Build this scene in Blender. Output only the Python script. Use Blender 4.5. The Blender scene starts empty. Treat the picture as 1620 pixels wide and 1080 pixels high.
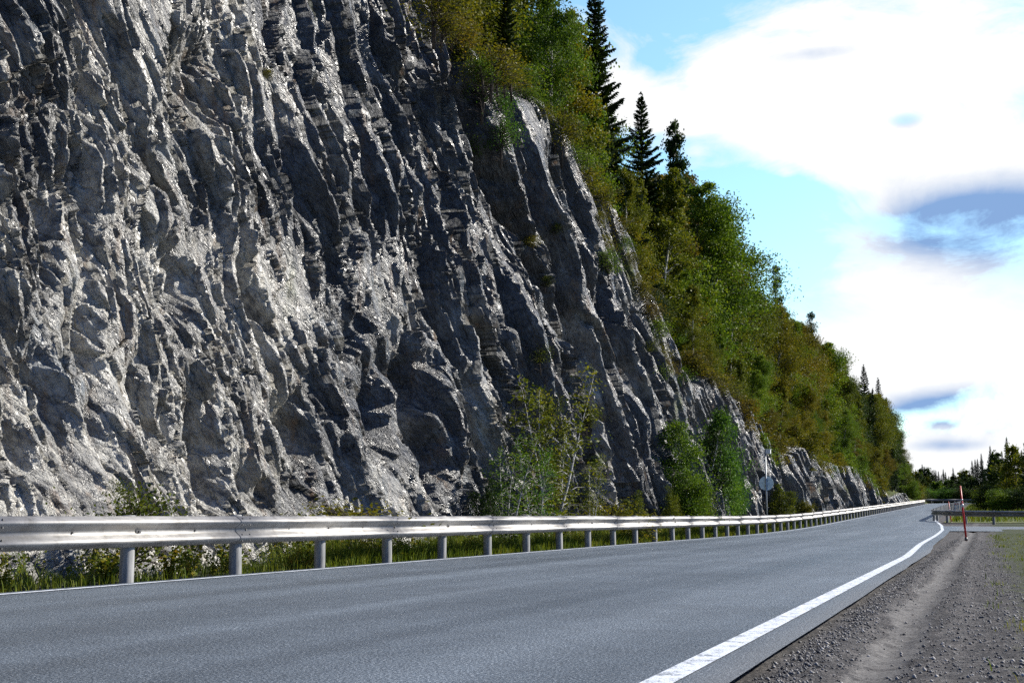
import bpy, math, random
import numpy as np
from mathutils import Vector, Matrix
S = bpy.context.scene
COL = S.collection
R = math.radians

# ------------------------------------------------------------------ camera
F_PX, CAM_H, HOR, CX, CY = 2015.0, 0.65, 816.0, 810.0, 540.0   # in pixels of the 1620 x 1080 photograph
PITCH = math.atan((HOR - CY) / F_PX)
YAW = math.atan(750 * math.cos(PITCH) / F_PX)                   # the camera looks left of the road's direction (+Y)
fwd = np.array([-math.sin(YAW) * math.cos(PITCH), math.cos(YAW) * math.cos(PITCH), math.sin(PITCH)])
rgt = np.array([math.cos(YAW), math.sin(YAW), 0.0])
upv = np.cross(rgt, fwd)
cam_d = bpy.data.cameras.new('camera')
cam = bpy.data.objects.new('camera', cam_d); COL.objects.link(cam)
m = Matrix.Identity(4)
for i in range(3):
    m[i][0], m[i][1], m[i][2] = rgt[i], upv[i], -fwd[i]
m[2][3] = CAM_H
cam.matrix_world = m
cam_d.sensor_width = 36.0
cam_d.lens = F_PX / 1620 * 36
cam_d.clip_start = 0.05; cam_d.clip_end = 6000
cam_d.dof.use_dof = False
S.camera = cam
C0 = np.array([0, 0, CAM_H])

def ray(px, py):
    d = fwd + rgt * ((px - CX) / F_PX) + upv * ((CY - py) / F_PX)
    return d / np.linalg.norm(d)
def project(p):
    v = np.asarray(p, float) - C0
    z = v @ fwd
    return CX + F_PX * (v @ rgt) / z, CY - F_PX * (v @ upv) / z
def on_x(px, py, X):
    d = ray(px, py); return C0 + d * (X / d[0])

# ------------------------------------------------------------------ light
SUN_EL, SUN_AZ = R(35), R(53)          # azimuth from +Y (road direction) towards +X
sun_dir = Vector((math.sin(SUN_AZ) * math.cos(SUN_EL), math.cos(SUN_AZ) * math.cos(SUN_EL), math.sin(SUN_EL)))
sun_d = bpy.data.lights.new('sun', 'SUN'); sun_d.energy = 4.9; sun_d.angle = R(0.53); sun_d.color = (1.0, 0.95, 0.86)
sun = bpy.data.objects.new('sun', sun_d); COL.objects.link(sun)
sun.rotation_euler = (-sun_dir).to_track_quat('-Z', 'Y').to_euler()
sun.location = (20, 20, 60)
S.view_settings.view_transform = 'Standard'; S.view_settings.look = 'None'
S.view_settings.exposure = 0.8; S.view_settings.gamma = 1.0
S.view_settings.use_curve_mapping = False
S.render.engine = 'CYCLES'
S.cycles.use_denoising = False
S.cycles.max_bounces = 5; S.cycles.diffuse_bounces = 2; S.cycles.glossy_bounces = 2
S.cycles.transmission_bounces = 3; S.cycles.transparent_max_bounces = 4
S.cycles.caustics_reflective = False; S.cycles.caustics_refractive = False
S.cycles.sample_clamp_indirect = 6

# small node-building helper
class NT:
    def __init__(s, tree): s.t = tree; s.n = tree.nodes; s.l = tree.links
    def node(s, kind, **kw):
        n = s.n.new(kind)
        for k, v in kw.items():
            if k == 'inp':
                for a, b in v.items(): s.put(n.inputs[a], b)
            else: setattr(n, k, v)
        return n
    def put(s, sock, v):
        if isinstance(v, bpy.types.NodeSocket): s.l.new(v, sock)
        else:
            try: sock.default_value = v
            except Exception: sock.default_value = (*v, 1.0)
    def math(s, op, a, b=None, c=None, clamp=False):
        n = s.n.new('ShaderNodeMath'); n.operation = op; n.use_clamp = clamp
        s.put(n.inputs[0], a)
        if b is not None: s.put(n.inputs[1], b)
        if c is not None: s.put(n.inputs[2], c)
        return n.outputs[0]
    def mix(s, f, a, b, mode='MIX'):
        n = s.n.new('ShaderNodeMix'); n.data_type = 'RGBA'; n.blend_type = mode
        s.put(n.inputs[0], f)
        s.put(n.inputs[6], a if isinstance(a, bpy.types.NodeSocket) else (*a[:3], 1.0))
        s.put(n.inputs[7], b if isinstance(b, bpy.types.NodeSocket) else (*b[:3], 1.0))
        return n.outputs[2]
    def ramp(s, f, stops, interp='LINEAR'):
        n = s.n.new('ShaderNodeValToRGB'); n.color_ramp.interpolation = interp
        e = n.color_ramp.elements
        while len(e) > 1: e.remove(e[-1])
        for i, (p, c) in enumerate(stops):
            if not hasattr(c, '__len__'): c = (c, c, c)
            if i == 0: e[0].position = p; e[0].color = (*c, 1)
            else:
                q = e.new(p); q.color = (*c, 1)
        s.put(n.inputs[0], f)
        return n.outputs[0]
    def noise(s, vec, scale, detail=4, rough=.55, dist=0.0, out='Fac'):
        n = s.n.new('ShaderNodeTexNoise')
        s.put(n.inputs['Vector'], vec); n.inputs['Scale'].default_value = scale
        n.inputs['Detail'].default_value = detail; n.inputs['Roughness'].default_value = rough
        n.inputs['Distortion'].default_value = dist
        return n.outputs[out]
    def maprange(s, v, a, b, c=0.0, d=1.0, smooth=False):
        n = s.n.new('ShaderNodeMapRange'); n.interpolation_type = 'SMOOTHSTEP' if smooth else 'LINEAR'
        s.put(n.inputs[0], v)
        for i, q in enumerate((a, b, c, d)): s.put(n.inputs[i + 1], q)
        return n.outputs[0]

def dir_uv(px, py):
    d = ray(px, py); return math.atan2(d[0], d[1]), math.asin(d[2])

world = bpy.data.worlds.new('World'); S.world = world; world.use_nodes = True
SKY_TINT = (1.95, 2.4, 2.3)
W = NT(world.node_tree); W.n.clear()
sky = W.node('ShaderNodeTexSky', sky_type='NISHITA', sun_disc=False)
sky.sun_elevation = SUN_EL; sky.sun_rotation = SUN_AZ
sky.air_density = 1.0; sky.dust_density = 0.6; sky.ozone_density = 1.6
tc = W.node('ShaderNodeTexCoord'); D = tc.outputs['Generated']
sep = W.node('ShaderNodeSeparateXYZ', inp={0: D})
u_ = W.math('ARCTAN2', sep.outputs[0], sep.outputs[1]); v_ = W.math('ARCSINE', sep.outputs[2])
uv = W.node('ShaderNodeCombineXYZ', inp={0: W.math('MULTIPLY', u_, 0.75), 1: W.math('MULTIPLY', v_, 1.5)}).outputs[0]
wn = W.noise(uv, 7, 6, .55)
wn2 = W.noise(uv, 16, 6, .6)
wnw = W.node('ShaderNodeVectorMath', operation='MULTIPLY_ADD', inp={0: W.noise(uv, 5, 4, .5, out='Color'), 1: (.09, .09, 0), 2: uv}).outputs[0]
wf = W.noise(wnw, 22, 8, .62)
def blob(px, py, rx, ry, amp=1.0, rot=0.0):
    u0, v0 = dir_uv(px, py)
    du = W.math('SUBTRACT', u_, u0); dv = W.math('SUBTRACT', v_, v0)
    c, s_ = math.cos(rot), math.sin(rot)
    a = W.math('ADD', W.math('MULTIPLY', du, c), W.math('MULTIPLY', dv, s_))
    b = W.math('SUBTRACT', W.math('MULTIPLY', dv, c), W.math('MULTIPLY', du, s_))
    a = W.math('DIVIDE', a, rx / F_PX); b = W.math('DIVIDE', b, ry / F_PX)
    q = W.math('ADD', W.math('MULTIPLY', a, a), W.math('MULTIPLY', b, b))
    return W.math('MULTIPLY', W.math('EXPONENT', W.math('MULTIPLY', q, -1.0)), amp)
def blobs(L):
    acc = None
    for b in L:
        x = blob(*b); acc = x if acc is None else W.math('ADD', acc, x)
    return acc
# angles: the rot is positive anticlockwise in the sky
cl = blobs([(1400, 110, 260, 110, 1.5), (1190, 130, 120, 45, 1.0, -.2), (1250, 185, 180, 55, 1.2, -.35), (1480, 260, 180, 60, 1.2),
            (1330, 235, 110, 28, .8, -.3), (1000, 175, 110, 38, .9), (1110, 190, 100, 22, .75), (975, 130, 50, 30, .6), (1120, 262, 60, 10, .55), (1100, 240, 22, 14, .55),
            (1243, 274, 13, 8, .6), (1370, 375, 70, 22, .7), (1420, 440, 150, 60, 1.0), (1500, 540, 200, 60, 1.3), (1330, 560, 150, 50, .5), (1440, 590, 120, 55, 1.1), (1440, 640, 60, 22, .8),
            (1390, 330, 60, 16, .6), (1480, 715, 110, 28, 1.3), (1560, 725, 90, 40, 1.2), (1490, 672, 20, 7, .7), (1600, 330, 120, 100, .9), (1420, 760, 300, 26, .8)])
clear = blobs([(1090, 130, 62, 26, .75, -.25), (1135, 152, 34, 12, .5), (1220, 285, 150, 28, .5, -.25), (1030, 92, 40, 24, .4), (1230, 400, 130, 90, .6), (1440, 650, 70, 24, .45), (1432, 190, 30, 14, .8)])
gen = W.math('MULTIPLY', W.math('SUBTRACT', wn, .47), 3.2)                                     # broken clouds over the rest of the sky
out_amt = W.maprange(W.math('ADD', W.math('POWER', W.math('DIVIDE', W.math('SUBTRACT', u_, dir_uv(1290, 400)[0]), .36), 2.0), W.math('POWER', W.math('DIVIDE', W.math('SUBTRACT', v_, .2), .3), 2.0)), .8, 1.3)
wisp = W.noise(wnw, 11, 9, .66, .6)
cov = W.math('ADD', W.math('SUBTRACT', cl, clear), W.math('MULTIPLY', gen, W.math('MULTIPLY_ADD', out_amt, .8, .12)))
cov = W.math('ADD', cov, W.math('ADD', W.math('MULTIPLY', W.math('SUBTRACT', wf, .5), 1.3), W.math('MULTIPLY', W.math('SUBTRACT', wisp, .5), 2.6)))
mask = W.maprange(cov, .12, .95)
shade = blobs([(1500, 345, 120, 46, 1.45, .1), (1600, 370, 130, 70, 1.4), (1300, 84, 60, 12, .6), (1490, 645, 90, 24, 1.2), (1430, 660, 60, 16, .7), (1570, 645, 110, 34, 1.2), (1500, 704, 60, 10, .9), (1432, 192, 30, 13, .8)])
shade = W.maprange(W.math('ADD', shade, W.math('ADD', W.math('MULTIPLY', W.math('SUBTRACT', wf, .5), .8), W.math('MULTIPLY', W.math('SUBTRACT', wisp, .5), 1.1))), .25, 1.45)
skyc = W.mix(1.0, sky.outputs[0], W.mix(out_amt, SKY_TINT, (.5, .74, 1.25)), 'MULTIPLY')
cloudc = W.mix(shade, (9.2, 9.3, 9.4), (2.3, 3.8, 6.6))
outc = W.mix(out_amt, cloudc, (.75, 1.1, 1.75))
final = W.mix(mask, skyc, outc)
bg = W.node('ShaderNodeBackground', inp={0: final, 1: 0.064})
wo = W.node('ShaderNodeOutputWorld', inp={0: bg.outputs[0]})

# ------------------------------------------------------------------ helpers
def material(name): 
    mt = bpy.data.materials.new(name); mt.use_nodes = True
    t = NT(mt.node_tree); b = t.n['Principled BSDF']
    return mt, t, b
def mesh_np(name, verts, faces_idx, loops_per, mats=(), smooth=True, mat_idx=None):
    me = bpy.data.meshes.new(name)
    verts = np.asarray(verts, np.float32); fi = np.asarray(faces_idx, np.int32).ravel()
    nf = len(fi) // loops_per
    me.vertices.add(len(verts)); me.vertices.foreach_set('co', verts.ravel())
    me.loops.add(len(fi)); me.loops.foreach_set('vertex_index', fi)
    me.polygons.add(nf); me.polygons.foreach_set('loop_start', np.arange(nf, dtype=np.int32) * loops_per)
    try: me.polygons.foreach_set('loop_total', np.full(nf, loops_per, np.int32))
    except Exception: pass
    if smooth: me.polygons.foreach_set('use_smooth', np.ones(nf, bool))
    for q in mats: me.materials.append(q)
    if mat_idx is not None: me.polygons.foreach_set('material_index', np.asarray(mat_idx, np.int32))
    me.update(calc_edges=True)
    return me
def link(name, me, parent=None, loc=None):
    o = bpy.data.objects.new(name, me); COL.objects.link(o)
    if parent: o.parent = parent
    if loc is not None: o.location = loc
    return o
def tag(o, label=None, cat=None, group=None, kind=None):
    if label: o['label'] = label
    if cat: o['category'] = cat
    if group: o['group'] = group
    if kind: o['kind'] = kind
    return o
def empty(name, loc=(0, 0, 0)):
    o = bpy.data.objects.new(name, None); COL.objects.link(o); o.location = loc; o.empty_display_size = .3
    return o
def grid_faces(nr, nc):
    a = np.arange(nr - 1)[:, None] * nc + np.arange(nc - 1)[None, :]
    return np.stack([a, a + 1, a + nc + 1, a + nc], -1).reshape(-1, 4)
class MB:                                # collects tubes and prisms, builds ONE mesh
    def __init__(s): s.v = []; s.f = []; s.n = 0
    def add(s, v, f):
        s.v.append(np.asarray(v, float)); s.f += [tuple(i + s.n for i in q) for q in f]; s.n += len(v)
    def tube(s, pts, rad, k=8, cap=True):
        pts = [np.asarray(p, float) for p in pts]; n = len(pts); V = []
        if not hasattr(rad, '__len__'): rad = [rad] * n
        for i, p in enumerate(pts):
            t = pts[min(i + 1, n - 1)] - pts[max(i - 1, 0)]; t = t / (np.linalg.norm(t) + 1e-9)
            a = np.cross(t, (0.0, 0, 1)) if abs(t[2]) < .9 else np.cross(t, (1.0, 0, 0))
            a /= np.linalg.norm(a); b = np.cross(t, a)
            for j in range(k):
                th = 2 * math.pi * j / k
                V.append(p + rad[i] * (a * math.cos(th) + b * math.sin(th)))
        Fq = [(i * k + j, i * k + (j + 1) % k, (i + 1) * k + (j + 1) % k, (i + 1) * k + j) for i in range(n - 1) for j in range(k)]
        if cap: Fq += [tuple(range(k))[::-1], tuple((n - 1) * k + j for j in range(k))]
        s.add(V, Fq)
    def box(s, c, h, rz=0.0):
        c = np.asarray(c, float); V = []
        for dx in (-1, 1):
            for dy in (-1, 1):
                for dz in (-1, 1):
                    x, y = dx * h[0], dy * h[1]
                    V.append(c + (x * math.cos(rz) - y * math.sin(rz), x * math.sin(rz) + y * math.cos(rz), dz * h[2]))
        s.add(V, [(0, 1, 3, 2), (4, 6, 7, 5), (0, 4, 5, 1), (2, 3, 7, 6), (0, 2, 6, 4), (1, 5, 7, 3)])
    def build(s, name, mat, parent=None, smooth=True, loc=None):
        me = bpy.data.meshes.new(name); me.from_pydata(np.concatenate(s.v).tolist(), [], s.f)
        if mat: me.materials.append(mat)
        if smooth: me.polygons.foreach_set('use_smooth', np.ones(len(me.polygons), bool))
        me.update()
        return link(name, me, parent, loc)

# ---- numpy noise
def _h(ix, iy, seed):
    n = (ix.astype(np.int64) * 374761393 + iy.astype(np.int64) * 668265263 + seed * 1274126177) & 0xffffffff
    n = ((n ^ (n >> 13)) * 1274126177) & 0xffffffff
    n = ((n ^ (n >> 16)) * 2246822519) & 0xffffffff
    return ((n ^ (n >> 15)) & 0xffffff).astype(np.float32) / np.float32(0xffffff)
def gn(x, y, seed=0):
    ix = np.floor(x); iy = np.floor(y); fx = (x - ix).astype(np.float32); fy = (y - iy).astype(np.float32)
    ix = ix.astype(np.int32); iy = iy.astype(np.int32)
    ux = fx * fx * fx * (fx * (fx * 6 - 15) + 10); uy = fy * fy * fy * (fy * (fy * 6 - 15) + 10)
    def g(dx, dy):
        a = _h(ix + dx, iy + dy, seed) * np.float32(6.2831853)
        return np.cos(a) * (fx - dx) + np.sin(a) * (fy - dy)
    a = g(0, 0); a += (g(1, 0) - a) * ux
    b = g(0, 1); b += (g(1, 1) - b) * ux
    return (a + (b - a) * uy) * 1.5           # about -1..1
def fbm(x, y, seed=0, oct=4, gain=.5):
    s = 0; a = 1; t = 0
    for o in range(oct):
        s = s + a * gn(x, y, seed + o * 17); t += a; a *= gain; x = x * 2.03 + 5.1; y = y * 2.03 + 1.7
    return s / t
def sstep(a, b, x):
    t = np.clip((x - a) / (b - a), 0, 1); return t * t * (3 - 2 * t)

# ------------------------------------------------------------------ ground shape
def gz(Y):
    Y = np.asarray(Y, float)
    q = np.clip(Y - 42, 0, 26)
    return .017 * q * q / 52 + .017 * np.clip(Y - 68, 0, 147) 
def ground_hit(px, py, lift=0.0):
    d = ray(px, py); t = 1.0
    p = C0.copy(); last = p
    while t < 700:
        p = C0 + d * t
        if p[2] < gz(p[1]) + lift: break
        t += .02 + t * .002
    return p
# ------------------------------------------------------------------ the rock cut (real displaced surface)
LEAN = .20
edge_px = [(640, -60), (690, 20), (735, 88), (775, 118), (820, 128), (865, 185), (915, 255), (925, 290), (965, 345), (1000, 425), (1025, 490), (1060, 580),
           (1078, 612), (1090, 585), (1115, 590), (1140, 620), (1160, 625), (1180, 660), (1215, 712), (1245, 715), (1262, 700), (1290, 725), (1320, 735),
           (1345, 735), (1365, 752), (1390, 772), (1400, 788)]
eY, eT = [], []
for (px, py) in edge_px:
    X = -12.0
    for _ in range(12):
        p = on_x(px, py, X); X = -(10 + LEAN * (p[2] - gz(p[1])))
    eY.append(p[1]); eT.append(p[2] - gz(p[1]))
eY = [-10, eY[0] - 8] + eY + [175, 300]; eT = [17.5, 17.5] + eT + [1.6, 1.2]
def T_of(Y):
    t = np.interp(Y, eY, eT)
    return t + .35 * fbm(np.asarray(Y) / 2.2, np.asarray(Y) * 0 + 3.3, 71, 3) * np.clip(t / 6, .2, 1)

def rot(Y, h, ang):
    c, s = math.cos(ang), math.sin(ang)
    return Y * c - h * s, Y * s + h * c          # t (along the streak: down and away), n (across)
def saw(Y, h, lam, ang, seed, warp, tl=5.0, rise=.28, wl=3.0):
    t, n = rot(Y, h, ang)
    n = n + warp * lam * fbm(Y / (lam * wl), h / (lam * wl), seed + 3, 2)
    phi = n / lam; k = np.floor(phi); f = (phi - k).astype(np.float32)
    a = np.clip(.5 + .95 * gn(k * 7.31, t / (lam * tl), seed + 9), 0, 1)
    w = rise * (.55 + .9 * _h(k.astype(np.int32), k.astype(np.int32) * 0, seed))
    up = np.clip(f / w, 0, 1); dn = np.clip((1 - f) / (1 - w), 0, 1)
    p = np.where(f < w, up ** 1.15, dn ** 1.1)
    return p * a
def plates(x, y, seed, jit=.9):
    ix = np.floor(x).astype(np.int32); iy = np.floor(y).astype(np.int32)
    best = np.full(x.shape, 9.0, np.float32); out = np.zeros(x.shape, np.float32)
    for dx in (-1, 0, 1):
        for dy in (-1, 0, 1):
            cx, cy = ix + dx, iy + dy
            r1 = _h(cx, cy, seed); r2 = _h(cx, cy, seed + 1)
            px_ = (x - (cx + .5 + (r1 - .5) * jit)).astype(np.float32); py_ = (y - (cy + .5 + (r2 - .5) * jit)).astype(np.float32)
            d = px_ * px_ + py_ * py_
            val = (_h(cx, cy, seed + 2) - .5) * .9 + px_ * (_h(cx, cy, seed + 3) - .62) * 1.7 + py_ * (_h(cx, cy, seed + 4) - .5) * 1.3
            mk = d < best
            best = np.where(mk, d, best); out = np.where(mk, val, out)
    return out

# hand-placed clefts and step-outs, read from the photograph: points (px, py), visible dark width in pixels, strength
strokes = [
 ([(92,165),(110,280),(122,400),(118,470)],14,1), ([(160,90),(150,160),(152,230),(175,330),(180,420)],15,1),
 ([(185,440),(193,522),(203,650),(212,745)],20,1.1), ([(95,500),(123,565),(144,672),(168,760)],22,1), ([(60,560),(75,660),(95,760)],20,1),
 ([(263,530),(274,608),(301,693),(314,770)],17,1.1), ([(310,640),(325,690)],10,.8), ([(357,560),(374,625),(392,690)],7,.9),
 ([(384,650),(404,701),(414,750),(412,815)],24,1.1), ([(536,640),(544,700),(556,775)],26,1.1), ([(360,690),(366,760)],8,.8), ([(455,745),(462,800)],18,.9), ([(490,770),(500,810)],16,.9),
 ([(628,575),(632,650),(640,715)],24,1.1), ([(679,515),(685,586),(690,659),(721,735),(724,800)],30,1), ([(764,590),(774,645)],20,1), ([(597,490),(586,565),(590,625)],15,.9),
 ([(345,95),(340,130),(352,175)],26,1), ([(330,400),(345,430),(352,485)],26,1), ([(283,175),(300,240)],12,.9), ([(432,424),(450,476),(470,520)],18,1), ([(466,180),(478,260),(500,330)],12,.8),
 ([(512,140),(535,220)],14,.9), ([(400,240),(430,300),(460,350)],9,.7), ([(587,90),(610,184),(639,287),(661,361),(690,440)],11,1), ([(625,200),(655,250),(668,300)],16,.9), ([(560,90),(575,150),(600,240)],12,.9),
 ([(678,225),(692,290)],11,.9), ([(712,280),(716,340),(722,420)],15,1), ([(540,380),(560,440),(575,500)],12,.8), ([(255,240),(290,285),(318,320)],12,.8), ([(220,160),(240,230),(250,300)],10,.7),
 ([(735,70),(762,180),(795,262),(825,332),(858,408),(885,480),(905,560)],46,1.25),
 ([(740,430),(760,500),(775,560)],14,.9), ([(800,430),(812,520),(815,600)],12,.8), ([(845,600),(850,700),(858,780)],16,.9), ([(880,640),(890,720),(900,800)],14,.8),
 ([(925,300),(945,400),(965,500),(985,620)],16,1), ([(975,440),(990,540),(1005,640),(1020,740)],16,1), ([(1000,470),(1020,560),(1045,660)],14,1), ([(905,430),(930,540),(950,640),(975,760)],20,1),
 ([(1040,560),(1055,640),(1062,700)],9,.9), ([(1078,585),(1084,650),(1090,720)],20,1.3), ([(1150,620),(1160,700),(1170,790)],14,1.1), ([(1175,660),(1192,740),(1205,800)],12,1), ([(1220,712),(1235,760),(1245,800)],10,1), ([(1262,700),(1280,760),(1290,800)],10,1),
]
def lean_of(Y): return .20 + .34 * sstep(12, 36, Y)
def yw_of(Y, h):                        # layer coordinate: constant along the folded, leaning layers
    return Y + lean_of(Y) * h + .70 * fbm(h / 3.4, Y / 5.0, 21, 2)
def build_cliff():
    Yl = [5.0]
    while Yl[-1] < 178:
        y = Yl[-1]; z = math.hypot(max(y - 3.5, 6), 10)
        st = min(max(z * z / 11500, .018), .045 if y < 85 else .12)
        if y < 11: st = .06
        Yl.append(y + st)
    Uc = np.array(Yl); nc = len(Uc); nr = 640; print('cols', nc)
    s = np.linspace(0, 1, nr) ** 1.15
    T = T_of(Uc)
    for _ in range(14):
        Yt = Uc - lean_of(Uc - .5 * T) * T; T = .5 * T + .5 * T_of(Yt)
    h = (s[:, None] * (T + .45)[None, :] - .45)          # height above the road, the foot buried
    Y = np.broadcast_to(Uc, (nr, nc)).astype(np.float64).copy(); hp = np.maximum(h, 0)
    for _ in range(6): Y = Uc[None, :] - (yw_of(Y, hp) - Y)
    g = gz(Y)
    ysp = np.gradient(Uc)[None, :]
    # large shapes
    far_ = sstep(17, 32, Y)
    calm = np.clip(far_ + .75 * sstep(4.2, 7.5, h) * sstep(8, 13, Y) * .8, 0, 1)                # the low pale slab at the left is broad and even
    def soft(lam, c=.6):                                                  # fade what the mesh cannot carry on the steep flanks
        sl = np.abs(np.gradient(D, axis=1)) / ysp
        return np.clip(1.7 - 1.6 * (1 + c * .5 * sl) * ysp * 1.6 / lam, 0, 1)
    def flat_only():                                                       # plate ends would read as rungs on a steep flank
        sl = np.abs(np.gradient(D, axis=1)) / ysp
        return 1 - .92 * sstep(.8, 2.2, sl)
    D = .75 * fbm(Y / 8.0, h / 20.0, 11, 2)
    Yw = Uc[None, :] + 0 * h                                                # the layers lean and are folded: mesh columns follow them
    big_pl = plates((h * .95 - Y * .15 + .5 * fbm(Y / 2, h / 2, 95, 2)) / 5.2, (Yw + .25 * fbm(Y / 1.5, h / 1.5, 96, 3)) / 2.3, 97)
    D += .50 * big_pl * (.30 + .80 * calm)
    D += 1.45 * saw(Yw, h, 3.9, R(90), 101, .45, 4.6, .20, 4.0) * (.10 + .97 * far_)
    pat = fbm(Y / 2.6, h / 4.2, 44, 3)
    Yd = Yw + .3 * D
    D += .82 * saw(Yd, h, 1.45, R(89), 131, .55, 5.5, .20, 3.5) * np.clip(.40 + 1.3 * gn(Y / 3.1, h / 4.6, 8), .0, 1.15) * (.15 + .95 * calm)
    Yd = Yw + .4 * D
    t, n = rot(Yw, h, R(82)); _, n = rot(Yd, h, R(88)); n2 = n + .14 * fbm(Yw / .7, h / .7, 61, 3)
    D += .36 * plates(t / 3.0, n2 / .62, 201) * (.30 + .70 * calm) * soft(.62) * flat_only()
    Yd = Yw + .4 * D
    D += .52 * saw(Yd, h, .70, R(87), 151, .5, 7.0, .22, 3.5) * np.clip(.35 + 1.6 * gn(Y / 2.1, h / 3.2, 9), .0, 1.2) * (.20 + .90 * calm) * soft(.7)
    rough = np.clip(.62 + 1.4 * pat + .12 * (1 - calm), .10, 1.3)                             # some slabs are smooth, others splintered
    Yd = Yw + .5 * D
    t, _ = rot(Yw, h, R(72)); _, n = rot(Yd, h, R(85)); n2 = n + .08 * fbm(Yw / .4, h / .4, 63, 2)
    D += .17 * plates(t / 1.5, n2 / .25, 221) * rough * soft(.25) * flat_only()
    td, nd = rot(Yw, h, R(52)); D += .13 * plates(td / 1.5 + .2 * fbm(Y / .6, h / .6, 88, 2), nd / .36 + .25 * fbm(Y / .5, h / .5, 89, 2), 231) * (1.1 - .5 * calm) * soft(.3) * flat_only()
    Yd = Yw + .5 * D
    D += .30 * saw(Yd, h, .33, R(86), 171, .5, 7.5, .24, 3.5) * (.10 + rough) * np.clip(.5 + 1.4 * gn(Y / 1.2 + 9, h / 1.9, 175), 0, 1.3) * soft(.33) * (.40 + .65 * calm)
    Yd = Yw + .5 * D
    t3, _ = rot(Yw, h, R(66)); _, n3 = rot(Yd, h, R(80)); n3 = n3 + .04 * fbm(Yw / .2, h / .2, 66, 2)
    D += .085 * plates(t3 / .60, n3 / .11, 241) * rough * soft(.11) * flat_only()
    D += .13 * saw(Yd, h, .15, R(84), 181, .6, 7.0, .28, 3.5) * (.10 + rough) * np.clip(.5 + 1.4 * gn(Y / .6, h / .8, 185), 0, 1.2) * soft(.15)
    Yd = Yw + .5 * D
    t3, _ = rot(Yw, h, R(60)); _, n3 = rot(Yd, h, R(78))
    D += .045 * plates(t3 / .24 + 7, n3 / .05, 261) * (.25 + rough) * soft(.05) * flat_only()
    D += .018 * fbm(t3 / .10, n3 / .03, 281, 2) * soft(.05)
    # hand-placed clefts
    for pts, w, stg in strokes:
        q = []
        for (px, py) in pts:
            X = -10.5
            for _ in range(6):
                p = on_x(px, py, X); X = -(10 + LEAN * max(p[2] - gz(p[1]), 0)) + .4
            q.append((p[2] - gz(p[1]), p[1], np.linalg.norm(p)))
        q.sort(); hh = np.array([a_[0] for a_ in q]); yy = np.array([a_[1] for a_ in q]); zz = np.array([a_[2] for a_ in q])
        if len(pts) <= 2:
            pad = .25
        else: pad = .5
        rows = np.where((h[:, :].max(1) > hh[0] - pad) & (h.min(1) < hh[-1] + pad))[0]
        zc = zz.mean(); ang = math.atan2(10, max(yy.mean(), 1)); wm = (2.7 if zc < 26 else 1.6) * w * zc / F_PX
        dY = wm / (math.sin(ang) + 1.5 * math.cos(ang)); dep = 1.9 * dY * stg
        dY = max(dY, .12)
        uu = yw_of(yy, hh); c0 = np.searchsorted(Uc, uu.min() - dY * 6 - 2); c1 = np.searchsorted(Uc, uu.max() + dY * 3 + 2)
        hs = h[:, c0:c1]; Ys = Y[:, c0:c1]
        yc = np.interp(hs, hh, yy) + dY * .8 * fbm(hs / 1.1, Ys / 3 + w, 300 + w, 3)
        ww = np.clip((hs - hh[0] + pad) / (pad + .35 * (hh[-1] - hh[0])), 0, 1) * np.clip((hh[-1] + pad - hs) / (pad + .35 * (hh[-1] - hh[0])), 0, 1)
        ww = sstep(0, 1, ww) * (.8 + .5 * gn(hs / .9, Ys * 0 + w, 310 + w))
        d = (Ys - yc) / dY                       # dark flank from -.5 to .5, gentle flank to the left
        left = np.clip((d + 3.2) / 2.7, 0, 1); right = 1 - np.clip((d + .5) / 1.0, 0, 1)
        prof = np.where(d < -.5, left ** 1.3, right) 
        D[:, c0:c1] -= dep * ww * np.clip(prof, 0, 1)
    # the overhung box on the pale slab
    Xb = -(10 + LEAN * np.maximum(h, 0)) 
    Xb = Xb + (.15 + .6 * (1 - sstep(14.5, 18, Y))) * np.exp(-np.maximum(h, 0) / .7) * (.6 + .6 * gn(Y / 1.7, Y * 0 + .5, 77)) + .5
    p85 = np.percentile(D[int(nr * .3):int(nr * .9), ::7], 78); print('D', D.mean(), p85); D -= p85; tp_ = sstep(.55, .92, s)[:, None]; D = np.where(D > 0, D * (.62 - .42 * tp_), D)
    # roll back at the top
    top = sstep(.93, 1.0, s)[:, None]
    X = Xb + D * (1 - .3 * top) - 1.6 * top ** 2 * np.clip(T / 8, .25, 1)[None, :]
    # the foot must stay clear of the rail
    X = np.minimum(X, -9.15 - .12 * np.maximum(h, 0) * 0)
    lim = -8.95 + .25 * gn(Y / .8, h / .8, 88)
    X = np.minimum(X, lim)
    Z = h + g
    verts = np.stack([X, Y, Z], -1).reshape(-1, 3)
    me = mesh_np('rock_cliff', verts, grid_faces(nr, nc), 4, [M_rock])
    # pigments that belong to the rock itself
    pale = sstep(-.2, .35, fbm(Y / 3.0 + .6, h / 3.4, 401, 4) + .50 * (1 - sstep(15, 24, Y)) - .27 - .45 * sstep(50, 72, Y) - .30 * sstep(4, 9, h) + .1)
    moss = sstep(.955, 1.0, s[:, None] + .035 * fbm(Y / .8, h / .8, 431, 3)) * np.clip(.35 + 1.6 * gn(Y / 3, h / 3, 433), 0, 1) + \
        sstep(.34, .62, fbm(Y / 2.2, h / 4.5, 441, 4) + .10 * sstep(3, 9, h) - .12 * (1 - sstep(25, 45, Y)))
    for nm, arr in (('pale', pale), ('moss', np.clip(moss, 0, 1))):
        at = me.attributes.new(nm, 'FLOAT', 'POINT'); at.data.foreach_set('value', np.broadcast_to(arr, (nr, nc)).astype(np.float32).ravel())
    o = link('rock_cliff', me)
    tag(o, 'steep grey blasted rock face with slanting splintered layers beside the road', 'cliff', kind='structure')
    return Uc, T, X, Y, Z
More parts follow.
